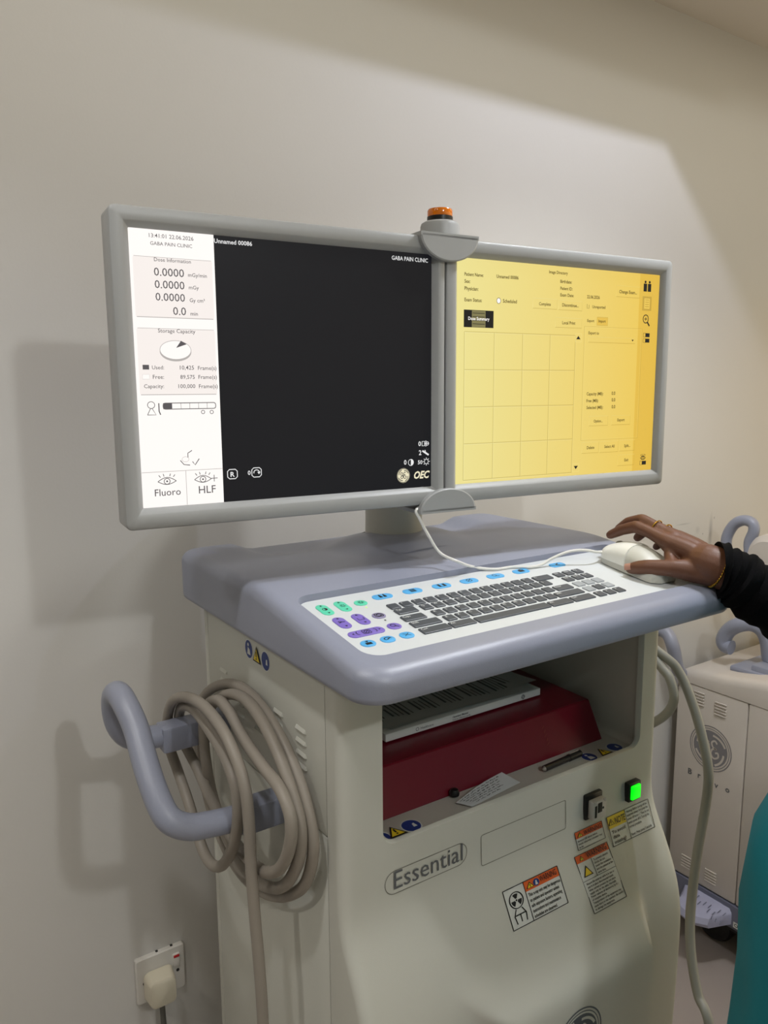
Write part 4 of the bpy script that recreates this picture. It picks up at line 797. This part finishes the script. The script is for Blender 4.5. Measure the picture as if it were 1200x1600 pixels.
loops[-1] = Vector((.352, loops[-1].y, .42)); loops.append(Vector((.345, .80, .12))); loops.append(Vector((.30, .86, .012))); loops.append(Vector((.25, 1.0, .010)))
m = MB(); m.tube(smooth_path(loops, 7), .0075, 12)
tag(m.build('power_cable', M_cable), 'thick grey power cable coiled over the left side handle', 'cable')
# heavy cable at the right side
RX = 1.12
m = MB()
pts = [(1.015, .93, 1.08), (1.06, .875, 1.100)]+[tuple(at(px, py, 'x', X)) for px, py, X in [(1036, 1024, 1.10), (1062, 1052, 1.115), (1084, 1105, 1.12), (1099, 1160, 1.12), (1107, 1210, 1.12), (1102, 1262, 1.12), (1090, 1330, 1.11), (1081, 1400, 1.10), (1078, 1450, 1.09), (1081, 1500, 1.08), (1091, 1555, 1.07), (1109, 1605, 1.06)]]+[(1.06, .60, .30), (1.10, .62, .06), (1.2, .75, .012), (1.4, .95, .012)]
m.tube(smooth_path(pts, 8), .0080, 14)
tag(m.build('hanging_cable', M_cable2), 'long grey cable hanging down beside the right edge of the cart', 'cable')
m = MB(); pts = [(1.05, .93, 1.075), (1.08, .86, 1.085)]+[tuple(at(px, py, 'x', 1.09)) for px, py in [(1036, 1046), (1047, 1062), (1053, 1085), (1051, 1100), (1044, 1112), (1030, 1124), (1008, 1134), (985, 1130)]]+[(1.03, 1.0, .99), (1.03, 1.0, 1.04)]
m.tube(smooth_path(pts, 8, True), .0078, 12, True)
tag(m.build('cable_loop', M_cable2), 'short loop of grey cable tucked behind the right edge of the cart', 'cable')

# ------------------------------------------------------------------ socket and plug
def wallf(x, z, l): return Vector((x, WALL-.009-.0004*l, z))
pl = at(251, 1521, 'y', WALL-.006); px0, pz0 = pl.x, pl.z
so = empty('wall_socket', (px0, WALL, pz0-.043), 'white switched single wall socket low on the wall beside the cart', 'wall socket')
m = MB(); m.loft([[Vector((x, WALL-.0003, z)) for x, z in rrect(px0-.043, pz0-.043, px0+.043, pz0+.043, .004, 5)], [Vector((x, WALL-.007, z)) for x, z in rrect(px0-.043, pz0-.043, px0+.043, pz0+.043, .004, 5)], [Vector((x, WALL-.009, z)) for x, z in rrect(px0-.041, pz0-.041, px0+.041, pz0+.041, .004, 5)]]); m.build('face_plate', M_sockw, so)
m = MB(); m.box((px0+.0215, WALL-.0125, pz0+.006), (px0+.0335, WALL-.008, pz0+.030), .001); rk = m.build('rocker_switch', M_sockw, so)
m = MB(); m.box((px0+.0225, WALL-.0132, pz0+.0235), (px0+.0325, WALL-.0120, pz0+.0285), .0004); m.build('red_mark', M_rockred, rk)
for s in (-1, 1): m = MB(); m.lathe([(.0028, 0), (.0028, .0010), (.001, .0012)], (px0+s*.0295, WALL-.009, pz0-.004), 'y', 14); m.build('screw', M_dark, so)
for s in (-.004, .022): m = MB(); m.box((px0+s-.002, WALL-.005, pz0+.0425), (px0+s+.002, WALL-.001, pz0+.0445), .0005); m.build('screw_cover', M_dark, so)
pg = empty('power_plug', (px0-.006, WALL-.03, pz0-.038), 'ivory three-pin plug pushed into the wall socket with a dark cord', 'plug')
cx, cz = px0-.006, pz0-.010
def pr(hw, h0, h1, y, r): return [Vector((x, y, z)) for x, z in rrect(cx-hw, cz-h0, cx+hw, cz+h1, r, 6)]
m = MB(); m.loft([pr(.024, .026, .025, WALL-.0095, .010), pr(.0255, .0275, .0265, WALL-.012, .010), pr(.0240, .0265, .0250, WALL-.026, .010), pr(.0225, .0265, .0235, WALL-.036, .009), pr(.0205, .0245, .0215, WALL-.0395, .008)]); m.build('plug_body', M_plug, pg)
m = MB(); m.loft([pr(.0215, .025, .0225, WALL-.0375, .009), pr(.0215, .025, .0225, WALL-.0410, .009), pr(.019, .0225, .020, WALL-.0425, .008)]); m.build('plug_cover', M_plug, pg)
m = MB(); m.tube(smooth_path([(cx, WALL-.024, cz-.024), (cx+.001, WALL-.024, cz-.06), (cx+.003, WALL-.022, cz-.14), (cx+.006, WALL-.02, .14), (cx+.02, WALL-.05, .012), (cx+.1, WALL-.12, .008)], 8), .0048, 10); m.build('cord', M_cord, pg)

# ------------------------------------------------------------------ second cart at the right
BX = 1.75; b2 = empty('c_arm_cart', (2.1, .85, 0), 'off-white C-arm cart with a round emblem standing behind the cables at the right', 'medical cart')
def bf(px, py): p = at(px, py, 'x', BX); return (p.y, p.z)
BY0, BY1 = .50, bf(1059, 1080)[0]; zs_ = bf(1080, 1067.5)[1]; zb_ = bf(1058.7, 1362)[1]; ysm_ = bf(1169, 1110)[0]
m = MB(); m.box((BX, ysm_+.001, zb_), (BX+.60, BY1, zs_-.001), .004); m.build('side_panel', M_brivo, b2)
m = MB(); m.box((BX, BY0, zb_), (BX+.60, ysm_-.001, zs_-.001), .004); m.build('side_panel', M_brivo, b2)
zt_ = bf(1066, 1042)[1]
rg = []
for y, zt in [(BY1, zt_-.035), (BY1-.006, zt_-.010), (BY1-.02, zt_-.001), (BY1-.06, zt_+.004), (BY1-.13, zt_+.010), (BY1-.22, zt_+.026), (BY1-.30, zt_+.036), (BY1-.42, zt_+.040), (BY0, zt_+.04)]:
    rg.append([Vector((x, y, z)) for x, z in [(BX-.001, zs_), (BX-.001, zt-.022), (BX+.003, zt-.010), (BX+.010, zt-.003), (BX+.022, zt), (BX+.58, zt), (BX+.6, zt-.02), (BX+.6, zs_)]])
m = MB(); m.loft(rg); m.build('top_cover', M_brivo, b2)
rg = []
for y in (BY1+.002, BY0): rg.append([Vector((x, y, z)) for x, z in [(BX-.004, zb_-.003), (BX-.004, zb_-.06), (BX+.02, zb_-.085), (BX+.6, zb_-.085), (BX+.6, zb_-.003)]])
m = MB(); m.loft(rg, smooth=False); m.build('base_skirt', M_brivo2, b2)
for y in (.62, 1.10):
    for x in (1.83, 2.28): m = MB(); m.lathe([(.001, -.02), (.05, -.02), (.055, -.012), (.055, .012), (.05, .02), (.001, .02)], (x, y, .056), 'x', 22); m.build('caster_wheel', M_switchblk, b2)
m = MB(); m.box((BX+.05, BY0+.05, .07), (BX+.55, BY1-.04, zb_-.08)); m.build('chassis', M_dark, b2)
# vents
for px, py in [(1092, 1091), (1126, 1109), (1073, 1347), (1110, 1370)]:
    y, z = bf(px, py)
    for i in range(5): m = MB(); zz = z+.016-.008*i; m.box((BX-.0030, y-.0165, zz-.0014), (BX+.001, y+.0165, zz+.0014), .0008); m.build('vent_louvre', M_brivo, b2)
def brf(a, z, l): return Vector((BX-.0004*l, -a, z))
cy_, cz_ = bf(1110, 1169.5); k = Ink(brf); k.ring(-cy_, cz_, .0585, .0595, .0025, 0, 40); monogram(k, -cy_, cz_, .054, 0, 1); k.build('round_emblem', [mat('emblem_grey', (128, 126, 130), .45), M_brivo], b2)
k = Ink(brf); 
for ch, px, py, h in [('B', 1078, 1209, .016), ('r', 1092.5, 1215.5, .016), ('i', 1105, 1221, .016), ('v', 1119, 1231, .016), ('o', 1136.5, 1238, .016)]:
    y, z = bf(px, py); k.texth(ch, (-y, z), h, 0, centre=True, bold=.02)
k.build('name_lettering', [M_darkgrey], b2)
# pedal
y0, z0 = bf(1078, 1400); y1, z1 = bf(1140, 1440)
m = MB(); yA, yB = 1.150, 1.010; zP = zb_-.028
rg = []
for i in range(7):
    t = i/6; y = yA+(yB-yA)*t; e = math.sin(math.pi*min(1, max(0, t)))**.35 if 0 < t < 1 else .15
    w = .105*e; rg.append([Vector((BX+.01-w*a, y, zP+b*.016-.016*a)) for a, b in [(-.05, -1), (.6, -1), (.92, -.8), (1, 0), (.92, .8), (.6, 1), (-.05, 1)]])
m.loft(rg); pd = m.build('foot_pedal', mat('pedal_lilac', (172, 172, 196), .35), b2)
k = Ink(lambda a, b, l: Vector((BX+.01-.105*b, a, zP+.016-.016*b+.0006*l)))
for a, b in [(1.10, .35), (1.085, .5), (1.06, .42), (1.04, .55), (1.02, .4)]: k.line([(a-.007, b-.06), (a+.007, b-.06), (a+.007, b+.08), (a-.007, b+.08)], .0022, 0, True)
for i in range(3): k.line([(1.03-.012*i, .66), (1.025-.012*i, .78)], .002, 0)
k.build('pedal_markings', [M_brivo2], pd)
y, z = bf(1154, 1447); k = Ink(lambda a, zz, l: Vector((BX-.0045-.0004*l, -a, zz))); k.rect(-y-.012, z-.008, -y+.03, z+.008, 0, 1); k.ring(-y-.004, z, .004, .004, .0016, 1); k.line([(-y+.004, z-.003), (-y+.010, z+.004)], .002, 1); k.build('hazard_sticker', [M_labelw, M_black], b2)
# blue grey column, hook and ring handles
def bt(px, py, x): return at(px, py, 'x', x)
m = MB(); pts = [bt(1143, 1012, 1.84), bt(1133, 1008, 1.84), bt(1131, 998, 1.84), bt(1140, 984, 1.84), bt(1156, 976, 1.84), bt(1175, 975, 1.85), bt(1190, 983, 1.86), bt(1199, 1000, 1.87), bt(1203, 1030, 1.88)]
m.tube(smooth_path(pts, 6), .0195, 16); m.build('hook_handle', M_blue, b2)
c = bt(1200, 1035, 1.88); m = MB(); m.box((c.x-.06, c.y-.10, c.z-.10), (c.x+.12, c.y+.012, c.z+.005), .008); m.build('handle_mount', M_blue, b2)
c = bt(1148, 1025, 1.86); m = MB(); m.box((BX+.06, .93, zt_+.005), (BX+.35, 1.10, zt_+.022), .006); m.build('control_plate', M_blue, b2)
m = MB(); pts = [bt(1172, 868, 1.86), bt(1171, 848, 1.86), bt(1178, 830, 1.86), bt(1176, 818, 1.86), bt(1163, 813, 1.86), bt(1148, 819, 1.86), bt(1137, 836, 1.86), bt(1135, 854, 1.86), bt(1142, 872, 1.86), bt(1160, 880, 1.86), bt(1172, 880, 1.86)]
m.tube(smooth_path(pts, 6), .0140, 16); m.build('ring_handle', M_blue, b2)
c = bt(1215, 870, 1.90); m = MB(); rg = []
for r_, h in [(.001, -.06), (.045, -.058), (.060, -.045), (.064, 0), (.064, .25)]: rg.append([c+Vector((h, r_*math.cos(2*math.pi*q/32), r_*math.sin(2*math.pi*q/32))) for q in range(32)])
m.loft(rg); m.build('tube_housing', M_brivo, b2)
m = MB(); m.tube(smooth_path([(c.x+.14, c.y, c.z-.03), (c.x+.15, c.y-.03, .95), (c.x+.12, c.y-.06, zt_)], 6), .045, 18); m.build('support_column', M_brivo, b2)
m = MB(); pts = [bt(1041, 1062, 1.72), bt(1044, 1030, 1.72), bt(1050, 1002, 1.72), bt(1046, 988, 1.72), bt(1036, 980, 1.72), bt(1022, 985, 1.72)]
pts = [Vector((1.85, 1.215, zt_-.06)), bt(1062, 1050, 1.74), bt(1052, 1012, 1.70), bt(1044, 992, 1.70), bt(1030, 984, 1.70), bt(1014, 990, 1.70)]
m.tube(smooth_path(pts, 6), .017, 14); m.build('loop_handle', M_blue, b2)

# ------------------------------------------------------------------ the operator
per = empty('person', (1.02, .30, 0), 'person in teal scrubs and a black long-sleeved top using the mouse with the right hand', 'person')
def blob(bm_parts):
    pass
def chain(m, pts, rad, n=14, sub=4):
    P = smooth_path(pts, sub); N = len(P); rr = []
    for i in range(N):
        t = i/(N-1)*(len(rad)-1); j = min(int(t), len(rad)-2); f = t-j; rr.append(rad[j]*(1-f)+rad[j+1]*f)
    d0 = (P[0]-P[1]).normalized(); d1 = (P[-1]-P[-2]).normalized()
    P2 = [P[0]+d0*rr[0]*.9, P[0]+d0*rr[0]*.6]+P+[P[-1]+d1*rr[-1]*.6, P[-1]+d1*rr[-1]*.9]; r2 = [rr[0]*.35, rr[0]*.8]+rr+[rr[-1]*.8, rr[-1]*.35]
    m.tube(P2, r2, n)
def ellipsoid(m, c, ax, n=16, mx=None):
    bm = bmesh.new(); bmesh.ops.create_uvsphere(bm, u_segments=n, v_segments=n//2+2, radius=1)
    M = Matrix.Translation(c)@(mx or Matrix.Identity(4))@Matrix.Diagonal((ax[0], ax[1], ax[2], 1)); bm.transform(M); m.bm_add(bm)
def remesh(m, name, mt, parent, vox, smooth_it=6):
    o = m.build(name, mt, parent)
    a = o.modifiers.new('r', 'REMESH'); a.mode = 'VOXEL'; a.voxel_size = vox; s = o.modifiers.new('s', 'SMOOTH'); s.iterations = smooth_it; s.factor = .5
    dg = bpy.context.evaluated_depsgraph_get(); nm = bpy.data.meshes.new_from_object(o.evaluated_get(dg)); o.modifiers.clear(); o.data = nm
    if not nm.materials: nm.materials.append(mt)
    for p in nm.polygons: p.use_smooth = True
    return o
V = Vector
W0 = V((.968, .610, 1.2535)); EL = V((1.150, .455, 1.095)); SH = V((1.175, .330, 1.335))
m = MB()
# forearm and wrist
chain(m, [EL, EL.lerp(W0, .4), EL.lerp(W0, .8), W0, W0+V((-.006, .02, .006))], [.040, .042, .031, .0265, .0265], 18)
# palm: fans from the wrist to the knuckles
K = {'i': V((.9485, .690, 1.2830)), 'm': V((.9660, .6965, 1.2880)), 'r': V((.9830, .692, 1.2830)), 'l': V((.9975, .6800, 1.2730))}
for q, r_ in (('i', .0115), ('m', .0120), ('r', .0115), ('l', .0105)):
    chain(m, [W0+(K[q]-K['m'])*.45+V((0, .004, .0)), W0.lerp(K[q], .5)+(K[q]-K['m'])*.12+V((0, 0, .003)), K[q]], [.0175, .0150, r_], 14)
    chain(m, [W0+(K[q]-K['m'])*.35+V((0, .01, -.012)), W0.lerp(K[q], .55)+V((0, 0, -.013)), K[q]+V((0, -.004, -.007))], [.013, .0125, .009], 12)
chain(m, [K['i']+V((0, -.012, -.004)), K['m']+V((0, -.012, -.003)), K['r']+V((0, -.012, -.003)), K['l']+V((0, -.012, -.003))], [.0115, .012, .0115, .0105], 14)
# fingers
F = {'i': [K['i'], V((.9440, .7360, 1.2965)), V((.9405, .7580, 1.2890)), V((.9370, .7770, 1.2785))],
     'm': [K['m'], V((.9650, .7420, 1.3035)), V((.9640, .7650, 1.2970)), V((.9600, .7800, 1.2850))],
     'r': [K['r'], V((.9840, .7330, 1.2930)), V((.9830, .7500, 1.2840)), V((.9800, .7600, 1.2720))],
     'l': [K['l'], V((1.0010, .7130, 1.2790)), V((1.0010, .7300, 1.2690)), V((1.0, .7400, 1.2585))]}
RAD = {'i': [.0108, .0092, .0084, .0070], 'm': [.0110, .0095, .0086, .0072], 'r': [.0105, .0090, .0082, .0068], 'l': [.0092, .0080, .0072, .0060]}
for q in F:
    a, b, c, d = F[q]; r_ = RAD[q]
    chain(m, [a, a.lerp(b, .5)+V((0, 0, .0012)), b], [r_[0], r_[1]*.97, r_[1]*1.04], 14, 3); chain(m, [b, c], [r_[1]*1.03, r_[2]], 14, 3); chain(m, [c, d], [r_[2]*1.02, r_[3]], 14, 3)
# thumb
TH = [V((.9500, .6350, 1.2470)), V((.9270, .6580, 1.2500)), V((.9090, .6860, 1.2490)), V((.9005, .7080, 1.2440))]
chain(m, [W0+V((-.008, .006, -.008)), TH[0], TH[1]], [.0185, .0175, .0128], 14); chain(m, [TH[1], TH[2]], [.0122, .0108], 14, 3); chain(m, [TH[2], TH[2].lerp(TH[3], .55), TH[3]], [.0108, .0102, .0080], 14, 3)
chain(m, [TH[1]+V((.002, .0, .003)), V((.940, .672, 1.262)), K['i']+V((0, -.012, -.008))], [.0095, .0085, .0085], 12)   # web of the thumb
# neck and head belong to the same body
TC = V((.940, .345, 0)); HD = V((1.015, .315, 1.545))
chain(m, [V((1.02, .305, 1.33)), V((1.02, .31, 1.42)), HD+V((0, .0, -.05))], [.075, .056, .055], 18)
ellipsoid(m, HD+V((0, .01, .02)), (.072, .090, .108), 24); ellipsoid(m, HD+V((0, .045, -.055)), (.048, .05, .05), 18)
ellipsoid(m, HD+V((0, .105, -.008)), (.013, .016, .020), 12); ellipsoid(m, HD+V((0, .088, -.05)), (.024, .010, .008), 12)
for s in (-1, 1): ellipsoid(m, HD+V((s*.074, .005, -.005)), (.010, .020, .030), 12); ellipsoid(m, HD+V((s*.028, .09, .022)), (.020, .010, .006), 12)
chain(m, [SH, SH.lerp(EL, .5), EL], [.052, .046, .041], 16)
LS = V((.862, .270, 1.335)); LE = V((.735, .190, 1.10)); LWr = V((.690, .255, .875))
chain(m, [LS, LE], [.050, .041], 16); chain(m, [LE, LWr], [.040, .026], 16); chain(m, [LWr, LWr+V((.0, .02, -.05)), LWr+V((.0, .03, -.09))], [.026, .032, .026], 14)
for q in range(4): p = LWr+V((-.018+.012*q, .035, -.09)); chain(m, [p, p+V((0, .012, -.035)), p+V((0, .006, -.062))], [.0098, .009, .007], 10)
chain(m, [LWr+V((.018, .03, -.035)), LWr+V((.036, .05, -.065)), LWr+V((.038, .058, -.09))], [.013, .0105, .008], 10)
chain(m, [V((1.02, .3, 1.31)), V((1.0, .315, 1.10)), TC+V((-.01, .01, .85))], [.085, .085, .095], 24)
chain(m, [LS, V((1.02, .3, 1.35)), SH], [.05, .07, .05], 16)
for s in (-1, 1): chain(m, [TC+V((s*.075, 0, .84)), TC+V((s*.09, .01, .48)), TC+V((s*.09, -.01, .09))], [.070, .055, .040], 18); chain(m, [TC+V((s*.09, -.02, .045)), TC+V((s*.095, .13, .035))], [.035, .03], 12)
body = remesh(m, 'body', M_skin, per, .0022, 4)
# nails
for q, (c, d) in {'thumb': (TH[3], TH[3]-TH[2])}.items():
    mm = MB(); e = d.normalized(); nrm = V((-.75, -.25, .55)); nrm = (nrm-e*nrm.dot(e)).normalized(); sd = e.cross(nrm); base = c+nrm*.0079
    rg = [[base+e*(y*.0068)+sd*(x*.0052)-nrm*(x*x*.0018+max(0, y-.6)*.002)+nrm*.0003 for x in [-1, -.6, -.2, .2, .6, 1]] for y in [-.9, -.4, .1, .6, 1.0]]
    mm.loft(rg, False, False, False); mm.build('thumbnail', M_nail, per)
def band(name, c, axis, r, w, mt, n=28, beads=False):
    axis = axis.normalized(); x = axis.orthogonal().normalized(); y = axis.cross(x); mm = MB(); pts = [c+x*r*math.cos(2*math.pi*i/n)+y*r*math.sin(2*math.pi*i/n) for i in range(n)]
    if beads:
        for i, p in enumerate(pts): ellipsoid(mm, p, (w*1.5, w*1.1, w*1.5), 8)
    else: mm.tube(pts, w, 8, True)
    mm.build(name, mt, per)
band('ring', K['r'].lerp(F['r'][1], .45)+V((0, 0, .0012)), F['r'][1]-K['r'], .0107, .0011, M_gold)
mdp = K['m'].lerp(F['m'][1], .42)+V((0, 0, .0014)); band('ring', mdp, F['m'][1]-K['m'], .0110, .0010, M_gold)
fa = (EL-W0).normalized(); band('bracelet', W0-fa*.006+V((0, 0, -.001)), fa+V((0, 0, .25)), .0292, .0014, M_gold, 44, True)
# black sleeve over the arm
mm = MB(); P_ = smooth_path([W0-fa*.006, W0+fa*.016, W0+fa*.05, W0.lerp(EL, .45), W0.lerp(EL, .8), EL+V((.012, -.01, -.012)), EL.lerp(SH, .25)+V((.01, 0, 0)), EL.lerp(SH, .7), SH+V((0, .0, .0))], 8)
rr = []; N = len(P_)
for i in range(N):
    t = i/(N-1); r_ = .0300+.004*min(1, t*6)+.014*min(1, t*2)+.0022*math.sin(i*1.15)*(1 if i > 3 else 0)+.0016*math.sin(i*2.3+1)
    rr.append(r_+(.003 if i < 4 else 0))
rings = []; prev = None; n = 30
for i, p in enumerate(P_):
    t = (P_[min(i+1, N-1)]-P_[max(i-1, 0)]).normalized(); x = V((0, 0, 1)); x = (x-t*x.dot(t)).normalized(); y = t.cross(x)
    if i < 9: t = (t+V((0, 0, -t.z*.95*(1-i/9)))).normalized(); x = V((0, 0, 1)); x = (x-t*x.dot(t)).normalized(); y = t.cross(x)
    rings.append([p+x*(rr[i]*(1+.03*math.sin(3*a+i*.7))*math.cos(a))+y*(rr[i]*(1+.03*math.sin(2*a+i))*math.sin(a)) for a in [2*math.pi*q/n for q in range(n)]])
rings.insert(0, [p.lerp(P_[0], .16)+fa*.004 for p in rings[0]]); rings.insert(0, [p.lerp(P_[0], .02)+fa*.012 for p in rings[0]])
mm.loft(rings, False, True); mm.build('black_sleeve', M_sleeve, per)
mm = MB(); P_ = smooth_path([LWr.lerp(LE, .02), LWr.lerp(LE, .3), LWr.lerp(LE, .7), LE, LE.lerp(LS, .4), LE.lerp(LS, .8)], 5); mm.tube(P_, [.032+.016*min(1, i/12)+.0012*math.sin(i*1.7) for i in range(len(P_))], 24, caps=False); mm.build('black_sleeve', M_sleeve, per)
# scrubs: loose tunic and trousers
def tunic_ring(z, cx, cy, a, b, ph, amp, n=64):
    return [V((cx+(a*(1+amp*math.sin(7*t+ph)+amp*.6*math.sin(11*t-ph*1.3)))*math.cos(t), cy+(b*(1+amp*math.sin(6*t+ph)))*math.sin(t), z)) for t in [2*math.pi*q/n for q in range(n)]]
mm = MB(); rg = []
for z, cx, cy, a, b, amp in [(1.385, 1.02, .305, .07, .065, 0), (1.375, 1.02, .302, .12, .075, 0), (1.345, 1.02, .300, .175, .095, .005), (1.27, 1.02, .300, .188, .112, .01), (1.18, 1.02, .305, .176, .118, .012), (1.10, .995, .322, .176, .124, .018), (1.04, .962, .340, .180, .134, .018), (.98, .942, .350, .188, .142, .02), (.90, .936, .352, .192, .144, .022), (.82, .938, .350, .192, .142, .025), (.74, .936, .350, .196, .144, .03), (.66, .930, .350, .202, .148, .032)]:
    rg.append(tunic_ring(z, cx, cy, a, b, z*9, amp))
rg.append([p+V((0, 0, .004)) for p in [q.lerp(V((.93, .35, .66)), .03) for q in rg[-1]]])
mm.loft(rg, False, False); tun = mm.build('scrub_tunic', M_scrub, per)
mm = MB()
for s in (-1, 1):
    rg = [tunic_ring(z, TC.x+s*dx, TC.y, a, b, z*12, .02, 32) for z, dx, a, b in [(.86, .075, .084, .095), (.7, .086, .090, .100), (.48, .092, .080, .088), (.28, .092, .074, .080), (.09, .092, .072, .080), (.075, .092, .070, .078)]]
    mm.loft(rg, True, False)
mm.build('scrub_trousers', M_scrub, per)
for s, nme in ((1, SH), (-1, LS)):
    mm = MB(); E_ = EL if s > 0 else LE; P_ = smooth_path([nme+V((-s*.04, 0, .01)), nme, nme.lerp(E_, .35), nme.lerp(E_, .62)], 5); mm.tube(P_, [.078-.0008*i for i in range(len(P_))], 24, caps=False); mm.build('short_sleeve', M_scrub, per)
mm = MB(); ellipsoid(mm, HD+V((0, -.012, .045)), (.082, .098, .098), 24); ellipsoid(mm, HD+V((0, -.085, .02)), (.055, .045, .055), 18); mm.build('hair', M_hair, per)
for s in (-1, 1):
    mm = MB(); ellipsoid(mm, HD+V((s*.028, .089, .010)), (.013, .008, .007), 12); ey = mm.build('eye', M_eye, per); mm = MB(); ellipsoid(mm, HD+V((s*.028, .0955, .010)), (.005, .003, .005), 10); mm.build('iris', M_hair, ey)
    mm = MB(); c = TC+V((s*.093, .055, 0)); mm.loft([[c+V((.052*math.cos(t)*(1-.2*math.sin(t)), .125*math.sin(t), 0)) for t in [2*math.pi*q/24 for q in range(24)]], [c+V((.054*math.cos(t)*(1-.2*math.sin(t)), .127*math.sin(t), .022)) for t in [2*math.pi*q/24 for q in range(24)]], [c+V((.046*math.cos(t)*(1-.2*math.sin(t)), .115*math.sin(t)-.004, .06)) for t in [2*math.pi*q/24 for q in range(24)]], [c+V((.03*math.cos(t), .07*math.sin(t)-.03, .082)) for t in [2*math.pi*q/24 for q in range(24)]]]); mm.build('clog', M_shoe, per)
